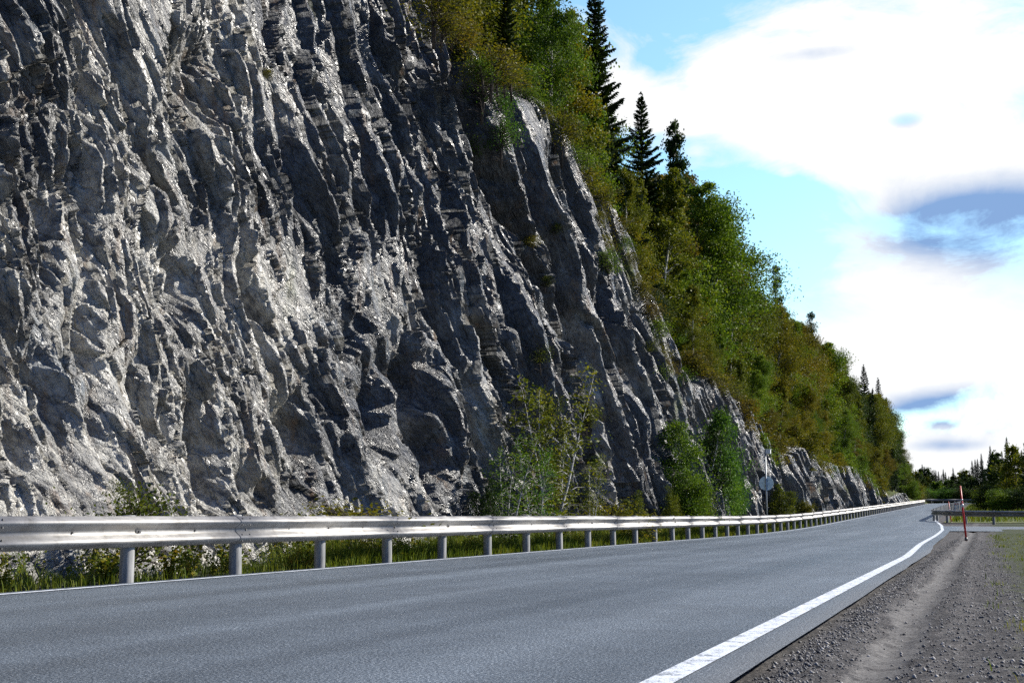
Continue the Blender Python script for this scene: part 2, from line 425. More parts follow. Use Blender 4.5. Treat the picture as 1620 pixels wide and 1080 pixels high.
def rock_mat():
    mt, t, b = material('rock')
    tcd = t.node('ShaderNodeTexCoord')
    O = tcd.outputs['Object']
    mp = t.node('ShaderNodeMapping', inp={0: O}); mp.inputs['Rotation'].default_value = (R(36), 0, 0)
    st = t.node('ShaderNodeMapping', inp={0: mp.outputs[0]}); st.inputs['Scale'].default_value = (1, .22, 1.25)
    V = st.outputs[0]
    n1 = t.noise(V, 2.2, 8, .62, .4); n2 = t.noise(V, 11, 8, .7, .3); n3 = t.noise(O, 1.1, 5, .6)
    pale = t.node('ShaderNodeAttribute', attribute_name='pale').outputs['Fac']
    moss = t.node('ShaderNodeAttribute', attribute_name='moss').outputs['Fac']
    fv = t.math('ADD', t.math('MULTIPLY', n1, .5), t.math('MULTIPLY', n2, .5))
    dark = t.ramp(fv, [(.40, (.014, .016, .020)), (.50, (.055, .058, .062)), (.57, (.14, .142, .142)), (.66, (.34, .34, .33))])
    light = t.ramp(fv, [(.40, (.10, .10, .10)), (.48, (.30, .29, .265)), (.56, (.48, .465, .42)), (.68, (.68, .66, .60))])
    c = t.mix(pale, dark, light)
    # water stains running straight down
    sm = t.node('ShaderNodeMapping', inp={0: O}); sm.inputs['Scale'].default_value = (1.6, 1.6, .16)
    stn = t.maprange(t.noise(sm.outputs[0], 1.3, 5, .6), .52, .68)
    c = t.mix(t.math('MULTIPLY', stn, .55), c, (.045, .046, .05))
    bl = t.maprange(n3, .58, .75)
    c = t.mix(t.math('MULTIPLY', bl, .35), c, (.22, .30, .38))
    ru = t.math('MULTIPLY', t.maprange(t.noise(sm.outputs[0], 2.3, 6, .65), .56, .70), .5)
    c = t.mix(ru, c, (.20, .115, .055))
    li = t.maprange(t.noise(O, 5.5, 6, .7), .62, .72)
    c = t.mix(t.math('MULTIPLY', li, .28), c, (.34, .34, .22))
    mc = t.ramp(t.noise(O, 6, 5, .6), [(.3, (.035, .06, .012)), (.55, (.11, .13, .02)), (.75, (.24, .20, .035))])
    c = t.mix(t.math('MULTIPLY', moss, t.maprange(t.noise(O, 3.5, 6, .7), .35, .55)), c, mc)
    t.put(b.inputs['Base Color'], c)
    rg = t.maprange(n2, .40, .60, .25, .50)
    t.put(b.inputs['Roughness'], t.math('MAXIMUM', rg, t.math('MULTIPLY', moss, .9)))
    b.inputs['Specular IOR Level'].default_value = .75
    wv = t.node('ShaderNodeVectorMath', operation='MULTIPLY_ADD', inp={0: t.noise(O, 4, 4, .6, out='Color'), 1: (.22, .22, .22), 2: V}).outputs[0]
    def cracks(sc, w):
        vo = t.node('ShaderNodeTexVoronoi', feature='DISTANCE_TO_EDGE', inp={0: wv}); vo.inputs['Scale'].default_value = sc
        return t.maprange(vo.outputs[0], 0, w)
    cr = cracks(3.2, .05); cr2 = cracks(10, .09)
    gate = t.maprange(t.noise(O, 1.7, 4, .6), .44, .56)
    cr = t.math('MAXIMUM', cr, gate); cr2 = t.math('MAXIMUM', cr2, t.math('SUBTRACT', 1.0, gate))
    hgt = t.math('ADD', t.math('MULTIPLY', t.noise(V, 6, 8, .66, .5), .14), t.math('MULTIPLY', t.noise(V, 30, 3, .6), .022))
    hgt = t.math('ADD', hgt, t.math('ADD', t.math('MULTIPLY', cr, .03), t.math('MULTIPLY', cr2, .014)))
    bp = t.node('ShaderNodeBump', inp={'Height': hgt, 'Strength': 1.0, 'Distance': 1.0})
    t.put(b.inputs['Normal'], bp.outputs[0])
    return mt
M_rock = rock_mat()
CU_, CT_, CX_, CYY_, CZ_ = build_cliff()
def cliff_hit(px, py):
    """first point where the ray through a photo pixel meets the rock"""
    d = ray(px, py); tt = np.arange(10, 220, .05); P = C0 + d * tt[:, None]
    hh = P[:, 2] - gz(P[:, 1]); ci = np.clip(np.searchsorted(CU_, yw_of(P[:, 1], np.maximum(hh, 0))), 0, len(CU_) - 1)
    Tt = CT_[ci]
    s = np.clip((hh + .45) / (Tt + .45), 0, 1) ** (1 / 1.15)
    ri = np.clip((s * 639).astype(int), 0, 639)
    inside = (P[:, 0] < CX_[ri, ci]) & (hh < Tt)
    k = int(np.argmax(inside)) if inside.any() else int(np.argmin(np.abs(P[:, 0] + 10.5)))
    return P[k]
# ------------------------------------------------------------------ hill above the rock
_o = np.argsort(CYY_[-1]); CY_ = CYY_[-1][_o]; EX_ = CX_[-1][_o]; EZ_ = CZ_[-1][_o]
def hill_z(X, Y):
    X = np.asarray(X, float); Y = np.asarray(Y, float)
    ex = np.interp(Y, CY_[::20], np.minimum(EX_[::20], -10.2)); ez = np.interp(Y, CY_[::20], EZ_[::20])
    d = np.maximum(ex - X, 0)
    fade = 1 - sstep(235, 330, Y) * .8
    slope = (.34 * np.minimum(d, 25) + .15 * np.clip(d - 25, 0, 80)) * fade
    return ez + slope + .25 * fbm(X / 3, Y / 3, 501, 3) * np.clip(d / 2, 0, 1)
def build_hill():
    Yh = np.concatenate([np.arange(-5, 110, .5), np.arange(110, 420, 2.0)])
    dd = np.concatenate([[-.25, .0], np.linspace(.2, 6, 18), np.linspace(7, 110, 30)])
    Yg, dg = np.meshgrid(Yh, dd)
    ex = np.interp(Yh, CY_[::4], EX_[::4]); ex = np.where(Yh > 174, -12.0 - (Yh - 174) * .02, ex)
    X = ex[None, :] - dg
    Z = hill_z(X, Yg) - .06
    Z = np.where(dg < -.01, Z - .35, Z)
    v = np.stack([X, Yg, Z], -1).reshape(-1, 3)
    o = link('hillside', mesh_np('hillside', v, grid_faces(len(dd), len(Yh))[:, ::-1], 4, [M_turf])); tag(o, kind='structure')
    # a slope joins the hill's foot to the roadside where there is no rock
    Yf = np.arange(172, 420, 2.0); ks = np.linspace(0, 1, 8)
    ez = hill_z(np.full(len(Yf), -12.6), Yf)
    X = -9.0 - 3.7 * ks[:, None] - 0 * Yf; Z = (gz(Yf) - .1) * (1 - ks[:, None]) + ks[:, None] * ez
    v = np.stack([X, np.broadcast_to(Yf, X.shape), Z], -1).reshape(-1, 3)
    o = link('bank', mesh_np('bank', v, grid_faces(8, len(Yf)), 4, [M_turf])); tag(o, kind='structure')
mt, t, b = material('turf'); O = t.node('ShaderNodeTexCoord').outputs['Object']
c = t.ramp(t.noise(O, .9, 8, .7), [(.3, (.028, .03, .014)), (.5, (.055, .075, .02)), (.62, (.12, .12, .03)), (.75, (.16, .11, .04))])
t.put(b.inputs['Base Color'], c); b.inputs['Roughness'].default_value = .95; b.inputs['Specular IOR Level'].default_value = .2
t.put(b.inputs['Normal'], t.node('ShaderNodeBump', inp={'Height': t.noise(O, 9, 8, .7), 'Strength': .9, 'Distance': .15}).outputs[0])
M_turf = mt
build_hill()
# ------------------------------------------------------------------ ground, road, paint
def ground_mat():
    mt, t, b = material('gravel_and_grass'); O = t.node('ShaderNodeTexCoord').outputs['Object']
    X = t.node('ShaderNodeSeparateXYZ', inp={0: O}).outputs[0]
    Yc = t.node('ShaderNodeSeparateXYZ', inp={0: O}).outputs[1]
    wob = t.math('MULTIPLY', t.math('SUBTRACT', t.noise(O, .35, 4, .6), .5), .5)
    Xw = t.math('ADD', X, wob)
    n = t.noise(O, 55, 6, .75); n2 = t.noise(O, 7, 6, .65)
    grav = t.ramp(t.math('ADD', t.math('MULTIPLY', n, .7), t.math('MULTIPLY', n2, .3)), [(.38, (.012, .012, .015)), (.5, (.055, .052, .052)), (.62, (.19, .175, .165))])
    sand = t.ramp(n, [(.35, (.055, .052, .050)), (.52, (.125, .12, .115)), (.68, (.22, .21, .20))])
    tr = t.math('MULTIPLY', t.maprange(t.math('ABSOLUTE', t.math('ADD', Xw, .52)), .10, .17, 1, 0, True), t.maprange(n2, .3, .5))
    c = t.mix(tr, grav, sand)
    grass = t.ramp(t.noise(O, 14, 6, .7), [(.3, (.015, .018, .009)), (.55, (.045, .055, .018)), (.75, (.10, .10, .035))])
    g1 = t.maprange(t.math('ADD', Xw, t.math('MULTIPLY', t.math('SUBTRACT', n2, .5), 1.2)), .15, .45)
    g2 = t.maprange(X, -9.0, -8.6, 1, 0)
    gm = t.math('MAXIMUM', g1, g2)
    c = t.mix(gm, c, grass)
    t.put(b.inputs['Base Color'], c); b.inputs['Roughness'].default_value = .9
    b.inputs['Specular IOR Level'].default_value = .25
    hg = t.math('ADD', t.math('MULTIPLY', t.math('MULTIPLY', n, .03), t.math('SUBTRACT', 1.0, t.math('MULTIPLY', tr, .75))), t.math('MULTIPLY', n2, .05))
    t.put(b.inputs['Normal'], t.node('ShaderNodeBump', inp={'Height': hg, 'Strength': 1.0, 'Distance': .5}).outputs[0])
    return mt
M_ground = ground_mat()
# one sheet to the horizon, finer close to the camera
def axis(parts): return np.unique(np.concatenate([np.arange(a, b_, s_) for a, b_, s_ in parts]))
ys = axis([(-300, 2, 20), (2, 20, .09), (20, 60, .5), (60, 420, 3), (420, 3001, 150)])
xs = axis([(-3000, -60, 150), (-60, -9, 3), (-9, -1.2, .6), (-1.2, .6, .035), (.6, 4, .3), (4, 300, 8), (300, 3001, 150)])
Xg, Yg = np.meshgrid(xs, ys)
rutz = -.035 * np.exp(-((Xg + .52) / .13) ** 2) + .02 * np.exp(-((Xg + .78) / .08) ** 2) + .015 * np.exp(-((Xg + .28) / .1) ** 2)
Zg = gz(Yg) - .055 + np.where((Xg > -1.2) & (Xg < 3) & (Yg < 60), rutz + .022 * fbm(Xg / .15, Yg / .2, 601, 3) + .03 * fbm(Xg / .9, Yg / 1.3, 604, 2), 0)
Zg = Zg + np.where(Xg > -1.0, .05 * sstep(-.2, .9, Xg), 0) * np.where(Yg < 60, 1, 0)
o = link('ground', mesh_np('ground', np.stack([Xg, Yg, Zg], -1).reshape(-1, 3), grid_faces(len(ys), len(xs)), 4, [M_ground])); tag(o, kind='structure')

def asphalt_mat():
    mt, t, b = material('asphalt'); O = t.node('ShaderNodeTexCoord').outputs['Object']
    X = t.node('ShaderNodeSeparateXYZ', inp={0: O}).outputs[0]
    sp = t.noise(O, 72, 4, .85); big = t.noise(O, .5, 5, .6); mid = t.noise(O, 6, 5, .65)
    ln = t.node('ShaderNodeMapping', inp={0: O}); ln.inputs['Scale'].default_value = (1.1, .035, 1)
    band = t.noise(ln.outputs[0], 1.0, 3, .5)
    c = t.ramp(sp, [(.36, (.012, .016, .022)), (.47, (.045, .060, .078)), (.55, (.105, .130, .158)), (.66, (.42, .46, .50))])
    k = t.math('ADD', t.math('MULTIPLY', band, .55), t.math('ADD', t.math('MULTIPLY', big, .35), t.math('MULTIPLY', mid, .25)))
    c = t.mix(1.0, c, t.ramp(k, [(.42, .62), (.58, 1.0), (.72, 1.45)]), 'MULTIPLY')
    edge = t.maprange(t.math('ADD', X, t.math('MULTIPLY', mid, .12)), -1.16, -.98)
    c = t.mix(t.math('MULTIPLY', edge, .5), c, t.ramp(sp, [(.35, (.05, .05, .05)), (.6, (.2, .2, .2))]))
    t.put(b.inputs['Base Color'], c)
    t.put(b.inputs['Roughness'], t.maprange(band, .35, .65, .44, .62)); b.inputs['Specular IOR Level'].default_value = .5
    t.put(b.inputs['Normal'], t.node('ShaderNodeBump', inp={'Height': t.math('ADD', t.math('MULTIPLY', sp, .009), t.math('MULTIPLY', t.noise(O, 220, 2, .6), .004)), 'Strength': .7, 'Distance': 1.0}).outputs[0])
    return mt
M_asph = asphalt_mat()
def paint_mat():
    mt, t, b = material('road_paint'); O = t.node('ShaderNodeTexCoord').outputs['Object']
    n = t.noise(O, 60, 5, .75); n2 = t.noise(O, 9, 4, .6)
    wear = t.maprange(t.math('ADD', t.math('MULTIPLY', n, .55), t.math('MULTIPLY', n2, .45)), .41, .50)
    t.put(b.inputs['Base Color'], t.mix(wear, (.15, .17, .19), (.66, .70, .76)))
    b.inputs['Roughness'].default_value = .6
    t.put(b.inputs['Normal'], t.node('ShaderNodeBump', inp={'Height': n, 'Strength': .5, 'Distance': .01}).outputs[0])
    return mt
M_paint = paint_mat()
# the line on the near side: read from the photograph, laid on the ground
edge_line = [ground_hit(*q) for q in [(1457, 860), (1480, 847), (1491, 838), (1489.5, 831), (1481, 824), (1477, 819.5), (1479, 814), (1486, 809)]]
pl = [(-1.24, -12.0), (-1.24, 22.0)] + [(p[0], p[1]) for p in edge_line]
print('edge', [(round(a, 2), round(c_, 1)) for a, c_ in pl])
BEND_Y, BEND_R = 196.0, 48.0
def path_left(s):   # offset curve of the road's rock side: straight, then bending right round (BEND centre)
    pass
def bend(X0, n=24, a1=80):
    """points of a line that runs straight at X0 and bends to the right at BEND_Y"""
    cx = -4.5 + BEND_R; r = cx - X0
    return [(cx - r * math.cos(R(a)), BEND_Y + r * math.sin(R(a))) for a in np.linspace(0, a1, n)]
def strip(name, Ls, Rs, dz, mat, kind='structure'):
    L = np.array(Ls); Rr = np.array(Rs); n = len(L); k = 5 if name == 'road' else 2
    V = []
    for j in range(k):
        P = L + (Rr - L) * j / (k - 1); V.append(np.c_[P, gz(P[:, 1]) + dz])
    V = np.array(V)                         # k x n x 3
    o = link(name, mesh_np(name, V.reshape(-1, 3), grid_faces(k, n)[:, ::-1], 4, [mat])); tag(o, kind=kind); return o
yy = list(np.arange(-40, BEND_Y, 1.5))
Lx = [(-7.95, y) for y in yy] + bend(-7.95)
ln_x = np.interp(yy, [p[1] for p in pl], [p[0] for p in pl])
# right edge of the asphalt: a hand's breadth beyond the painted line
xr_far = pl[-1][0]
rx = np.where(np.array(yy) < 58, ln_x + .32, np.interp(yy, [58, 80, 120, 200], [-1.4, -2.9, -3.4, -2.9]))
rx = np.array([max(min(a, -.98), -4.2) for a in rx]) + .035 * fbm(np.array(yy) / .7, np.array(yy) * 0, 650, 2)
Rx = list(zip(rx, yy)) + bend(-2.3)
strip('road', Lx, Rx, .0, M_asph)
# side road leaving to the right
strip('side_road', [(-2.2, 56.0), (2, 55.5), (8, 54.0), (20, 50), (60, 40)], [(-2.2, 66), (2, 65.0), (8, 63.0), (20, 59), (60, 50)], -.02, M_asph)
# painted lines as slightly raised sheets
def dense(P, st=.6):
    P = np.array(P); d = np.r_[0, np.cumsum(np.linalg.norm(np.diff(P, axis=0), axis=1))]
    q = np.arange(0, d[-1], st); return np.c_[np.interp(q, d, P[:, 0]), np.interp(q, d, P[:, 1])]
def smooth_line(P, st, it=60):
    D_ = dense(P, st)
    for _ in range(it): D_[1:-1] = (D_[:-2] + D_[1:-1] * 2 + D_[2:]) / 4
    return D_
def line(name, P, w, label=None):
    T_ = np.gradient(P, axis=0); T_ /= np.linalg.norm(T_, axis=1)[:, None]; N = np.c_[-T_[:, 1], T_[:, 0]]
    strip(name, P + N * w / 2, P - N * w / 2, .006, M_paint)
line('road_marking', smooth_line(pl, .5, 3), .125)
line('road_marking', dense([(-7.74, -12)] + [(-7.74, y) for y in np.arange(0, BEND_Y, 4)] + bend(-7.74), .8), .085)

# ------------------------------------------------------------------ loose stones on the shoulder
rng = np.random.default_rng(5)
def scatter_stones():
    base = np.array([(1, 0, 0), (-1, 0, 0), (0, 1, 0), (0, -1, 0), (0, 0, 1), (0, 0, -1)], float)
    fc = np.array([(0, 2, 4), (2, 1, 4), (1, 3, 4), (3, 0, 4), (2, 0, 5), (1, 2, 5), (3, 1, 5), (0, 3, 5)])
    n = 34000
    Yp = 3 + 37 * rng.random(n) ** 1.7
    Xp = -1.0 + 1.3 * rng.random(n)
    keep = (np.abs(Xp + .52) > .12) | (rng.random(n) < .12)
    ridge = rng.random(n) < .35
    Xp = np.where(ridge, -.86 + .06 * rng.standard_normal(n), Xp); keep |= ridge
    Xp, Yp = Xp[keep], Yp[keep]; n = len(Xp)
    r = .0035 + .009 * rng.random(n) ** 4 
    zi = -.02 + gz(Yp) - .055 + .05 * sstep(-.2, .9, Xp) + (-.035 * np.exp(-((Xp + .52) / .13) ** 2) + .02 * np.exp(-((Xp + .78) / .08) ** 2) + .015 * np.exp(-((Xp + .28) / .1) ** 2)) + .022 * fbm(Xp / .15, Yp / .2, 601, 3) + .03 * fbm(Xp / .9, Yp / 1.3, 604, 2) + .02
    onroad = Xp < -1.0 
    V = base[None] * r[:, None, None] * (.6 + .8 * rng.random((n, 6, 1))); V[:, :, 2] *= .8
    a = rng.random(n) * 6.28; ca, sa = np.cos(a)[:, None], np.sin(a)[:, None]
    x = V[:, :, 0] * ca - V[:, :, 1] * sa; y = V[:, :, 0] * sa + V[:, :, 1] * ca
    V = np.stack([x + Xp[:, None], y + Yp[:, None], V[:, :, 2] + zi[:, None] + r[:, None] * .3], -1)
    Fc = fc[None] + (np.arange(n) * 6)[:, None, None]
    mt, t, b = material('stone_chips')
    rnd = t.node('ShaderNodeNewGeometry').outputs['Random Per Island']
    t.put(b.inputs['Base Color'], t.ramp(rnd, [(0, (.03, .03, .035)), (.5, (.12, .12, .12)), (.85, (.26, .25, .24)), (1, (.45, .43, .40))]))
    b.inputs['Roughness'].default_value = .8
    o = link('gravel', mesh_np('gravel', V.reshape(-1, 3), Fc.reshape(-1, 3), 3, [mt], smooth=False)); tag(o, 'loose grey stone chips strewn along the road shoulder', 'gravel', kind='stuff')
scatter_stones()

# ------------------------------------------------------------------ guard rails
def steel_mat(name, lo, hi, rough, metal):
    mt, t, b = material(name); O = t.node('ShaderNodeTexCoord').outputs['Object']
    mp = t.node('ShaderNodeMapping', inp={0: O}); mp.inputs['Scale'].default_value = (1, .25, 1)
    n = t.noise(mp.outputs[0], 9, 6, .65); n2 = t.noise(O, 70, 3, .6)
    k = t.math('ADD', t.math('MULTIPLY', n, .8), t.math('MULTIPLY', n2, .2))
    c = t.ramp(k, [(.35, lo), (.65, hi)])
    dm = t.node('ShaderNodeMapping', inp={0: O}); dm.inputs['Scale'].default_value = (1, 1.3, .35)
    dirt = t.maprange(t.noise(dm.outputs[0], 5, 7, .7), .52, .72)
    c = t.mix(t.math('MULTIPLY', dirt, .5), c, (.13, .11, .085))
    t.put(b.inputs['Base Color'], c)
    b.inputs['Metallic'].default_value = metal
    t.put(b.inputs['Roughness'], t.maprange(n, .3, .7, rough - .06, rough + .1))
    return mt
M_steel = steel_mat('galvanised_steel', (.30, .285, .26), (.50, .485, .455), .50, .5)
M_bolt = steel_mat('bolt_steel', (.09, .09, .09), (.22, .21, .2), .5, .6)
mt, t, b = material('weathered_post'); O = t.node('ShaderNodeTexCoord').outputs['Object']
mp = t.node('ShaderNodeMapping', inp={0: O}); mp.inputs['Scale'].default_value = (6, 6, .7)
n = t.noise(mp.outputs[0], 4, 7, .65)
t.put(b.inputs['Base Color'], t.ramp(n, [(.35, (.16, .165, .16)), (.6, (.30, .30, .29)), (.8, (.40, .40, .38))])); b.inputs['Roughness'].default_value = .75
t.put(b.inputs['Normal'], t.node('ShaderNodeBump', inp={'Height': n, 'Strength': .35, 'Distance': .01}).outputs[0])
M_post = mt
# W profile: (distance towards the road, height) from the top edge to the bottom edge
def w_profile():
    key = [(0, .155), (.012, .150), (.030, .140), (.062, .118), (.079, .104), (.083, .092), (.079, .080), (.060, .062), (.024, .034), (.008, .018), (.003, .0)]
    prof = key + [(a, -z_) for a, z_ in key[-2::-1]]
    return np.array(prof)
PROF = w_profile()
RAIL_MID = .65 - .155
def rail_segment(P0, P1, side, overlap=.0, thick=.004):
    """one beam between two ground points; side = +1 when the road is on +normal"""
    P0, P1 = np.array(P0, float), np.array(P1, float)
    d = P1 - P0; L = np.linalg.norm(d[:2]); t2 = d[:2] / L; nrm = np.array([t2[1], -t2[0]]) * side
    Pa = P0 - d / L * overlap
    k = len(PROF); V = []
    for P in (Pa, P0 + d * .5, P1):
        for off in (0, -thick):
            for a, z_ in PROF:
                V.append((P[0] + nrm[0] * (a + off), P[1] + nrm[1] * (a + off), P[2] + RAIL_MID + z_))
    Fq = []
    for s_ in range(2):
        A, B = s_ * 2 * k, (s_ + 1) * 2 * k
        for i in range(k - 1):
            Fq.append((A + i, A + i + 1, B + i + 1, B + i)); Fq.append((A + k + i, B + k + i, B + k + i + 1, A + k + i + 1))
        Fq.append((A, B, B + k, A + k)); Fq.append((A + k - 1, A + 2 * k - 1, B + 2 * k - 1, B + k - 1))
    for A in (0, 4 * k):
        for i in range(k - 1): Fq.append((A + i, A + k + i, A + k + i + 1, A + i + 1))
    mb = MB(); mb.add(V, Fq); return mb, nrm
def g3(x, y, dz=0.0): return (x, y, float(gz(y)) + dz)
def make_rail(name, pts, side, label, step_posts=True, detail_until=0.0, top=.66, group=None, bays=2):
    """pts: 2 m stations; a beam covers two bays; posts at every station"""
    root = empty(name, g3(*pts[0])); base = np.array(g3(*pts[0]))
    tag(root, label, 'guard rail', group)
    n_posts = 0
    for i in range(0, len(pts) - 1, bays):
        j = min(i + bays, len(pts) - 1)
        a = np.array(g3(*pts[i])) - base; c_ = np.array(g3(*pts[j])) - base
        jit = rng.normal(0, .006, 2); a[2] += jit[0] if i else 0
        mb, nrm = rail_segment(a, c_, side, (.16 if bays == 2 else .03) if i else 0)
        if i % 4 == 0 and bays == 2:                      # every other beam laps over its neighbour
            mb.v = [v + np.r_[nrm * .010, 0] for v in mb.v]
        beam = mb.build('beam', M_steel, root)
        if pts[i][1] < detail_until:
            for q in range(0, 2):           # slotted washers and bolts at each post, a small bolt midway
                for frac, sz in ((q * .5 + .012, 1.0), (q * .5 + .26, .45)):
                    P = a + (c_ - a) * frac; t2 = (c_ - a) / np.linalg.norm(c_ - a)
                    bm = MB(); rz = math.atan2(t2[1], t2[0])
                    ctr = P + np.r_[nrm * .010, RAIL_MID]
                    if sz == 1.0:
                        bm.box(ctr, (.042, .004, .017), rz)
                        bm.tube([ctr, ctr + np.r_[nrm * .018, 0]], [.014, .011], 8)
                    else: bm.tube([ctr, ctr + np.r_[nrm * .012, 0]], [.011, .009], 8)
                    bm.build('bolt', M_bolt, beam, smooth=False)
            if i:                            # the lapped end of the neighbouring beam and its four splice bolts
                for zz, aa in ((.125, .05), (.055, .05), (-.055, .05), (-.125, .05)):
                    for off in (-.10, .06):
                        t2 = (c_ - a) / np.linalg.norm(c_ - a)
                        ctr = a + t2 * off + np.r_[nrm * (aa + .010), RAIL_MID + zz]
                        bm = MB(); bm.tube([ctr, ctr + np.r_[nrm * .014, 0]], [.010, .008], 6); bm.build('splice_bolt', M_bolt, beam, smooth=False)
    proto = None; stuff = MB(); had = False
    for i, p in enumerate(pts):
        nxt = np.array(pts[min(i + 1, len(pts) - 1)]) - np.array(pts[max(i - 1, 0)]); nxt = nxt / np.linalg.norm(nxt)
        nr = np.array([nxt[1], -nxt[0]]) * side
        loc = np.array(g3(p[0], p[1])) - base - np.r_[nr * .078, 0]
        if i < 100:
            if proto is None or i < 8:
                mb = MB(); k = 16; rr = .072
                V = [(rr * math.cos(q) , rr * math.sin(q)) for q in np.linspace(0, 2 * math.pi, k, endpoint=False)]
                levels = [(-.4, 1.03), (0, 1.02), (.3, 1.0), (top - .02, .98), (top - .008, .95), (top, .86)]
                vv = [(x * s_, y * s_, z_) for z_, s_ in levels for x, y in V]
                ff = [(a_ * k + j, a_ * k + (j + 1) % k, (a_ + 1) * k + (j + 1) % k, (a_ + 1) * k + j) for a_ in range(len(levels) - 1) for j in range(k)] + [tuple((len(levels) - 1) * k + j for j in range(k))]
                mb.add(vv, ff); o = mb.build('post', M_post, root, loc=loc); proto = proto or o
                if i >= 7: proto = o
            else:
                o = proto.copy(); COL.objects.link(o); o.parent = root; o.location = loc
            o.rotation_euler = (R(rng.normal(0, .5)), R(rng.normal(0, .5)), rng.random() * 6)
            o.location[2] += rng.normal(0, .004)
    return root
RAIL_X = -8.08
# stations of the near rail: a post stands where the photo shows one at pixel 382
p382 = on_x(383, 840, RAIL_X)[1]
print('post382 Y', p382, 'X check', project((RAIL_X - .08, p382 - 2, 0)), project((RAIL_X - .08, p382 + 4, .3)))
st0 = p382 - 4 * 2
pts = [(RAIL_X, st0 + 2 * i) for i in range(0, 94)]
make_rail('guard_rail', pts, +1, 'long galvanised guard rail on grey posts at the foot of the rock face', detail_until=75)
# ------------------------------------------------------------------ foliage
def leaf_mat(name, cols, trans=.35, rough=.5):
    mt, t, b = material(name); t.n.remove(b)
    rnd = t.node('ShaderNodeNewGeometry').outputs['Random Per Island']
    oi = t.node('ShaderNodeObjectInfo').outputs['Random']
    O = t.node('ShaderNodeTexCoord').outputs['Object']
    big = t.noise(O, .55, 3, .5)
    k = t.math('ADD', t.math('MULTIPLY', rnd, .45), t.math('ADD', t.math('MULTIPLY', big, .75), t.math('MULTIPLY', oi, .22)))
    k = t.math('SUBTRACT', k, .22)
    n = len(cols)
    c = t.ramp(k, [(.08 + .84 * i / (n - 1), cols[i]) for i in range(n)])
    p = t.node('ShaderNodeBsdfPrincipled', inp={'Base Color': c, 'Roughness': rough}); p.inputs['Specular IOR Level'].default_value = .08
    tr = t.node('ShaderNodeBsdfTranslucent', inp={0: t.mix(1.0, c, (1.25, 1.2, .5), 'MULTIPLY')})
    mx = t.node('ShaderNodeMixShader', inp={0: trans, 1: p.outputs[0], 2: tr.outputs[0]})
    t.l.new(mx.outputs[0], t.n['Material Output'].inputs[0]); return mt
LEAF = {
 'green': leaf_mat('birch_leaf_green', [(.020, .046, .008), (.062, .12, .014), (.13, .20, .02), (.23, .27, .028)]),
 'olive': leaf_mat('birch_leaf_olive', [(.02, .036, .008), (.060, .085, .012), (.125, .145, .016), (.25, .22, .022)]),
 'gold': leaf_mat('birch_leaf_gold', [(.04, .055, .008), (.095, .105, .012), (.18, .16, .015), (.30, .22, .02)]),
 'rust': leaf_mat('birch_leaf_rust', [(.03, .036, .009), (.08, .074, .012), (.15, .12, .016), (.26, .16, .02)]),
 'dark': leaf_mat('alder_leaf_dark', [(.010, .022, .007), (.022, .042, .010), (.04, .07, .014), (.07, .10, .02)], .25),
 'lush': leaf_mat('sallow_leaf', [(.02, .055, .012), (.05, .12, .018), (.085, .18, .024), (.15, .22, .03)]),
}
M_needle = leaf_mat('spruce_needles', [(.006, .013, .006), (.012, .024, .009), (.022, .038, .012), (.04, .055, .016)], .12)
def bark_mat(name, stops, scale):
    mt, t, b = material(name); O = t.node('ShaderNodeTexCoord').outputs['Object']
    mp = t.node('ShaderNodeMapping', inp={0: O}); mp.inputs['Scale'].default_value = scale
    t.put(b.inputs['Base Color'], t.ramp(t.noise(mp.outputs[0], 5, 5, .65), stops)); b.inputs['Roughness'].default_value = .85
    return mt
M_birchbark = bark_mat('birch_bark', [(.38, (.03, .028, .026)), (.47, (.34, .33, .31)), (.7, (.56, .55, .52))], (1, 1, 2.2))
M_bark = bark_mat('brown_bark', [(.35, (.03, .022, .017)), (.65, (.11, .085, .065))], (3, 3, .6))
rs = np.random.default_rng(11)
def rnd_unit(n):
    v = rs.standard_normal((n, 3)); return v / np.linalg.norm(v, axis=1)[:, None]
def leaf_quads(P, size, up=.0, aspect=.62):
    """pointed leaf-shaped quads (rhombs) at points P"""
    n = len(P); N = rnd_unit(n); N[:, 2] += up; N /= np.linalg.norm(N, axis=1)[:, None]
    A = np.cross(N, rnd_unit(n)); A /= np.linalg.norm(A, axis=1)[:, None]; B = np.cross(N, A)
    s = (size * (.6 + .8 * rs.random(n)))[:, None] if np.ndim(size) == 0 else (size * (.6 + .8 * rs.random(n)))[:, None]
    V = np.stack([P - A * s, P + B * s * aspect - A * s * .1 + N * s * .15, P + A * s, P - B * s * aspect - A * s * .1 + N * s * .15], 1)
    return V.reshape(-1, 3)
def quads_mesh(name, V, mat):
    return mesh_np(name, V, np.arange(len(V)), 4, [mat], smooth=False)
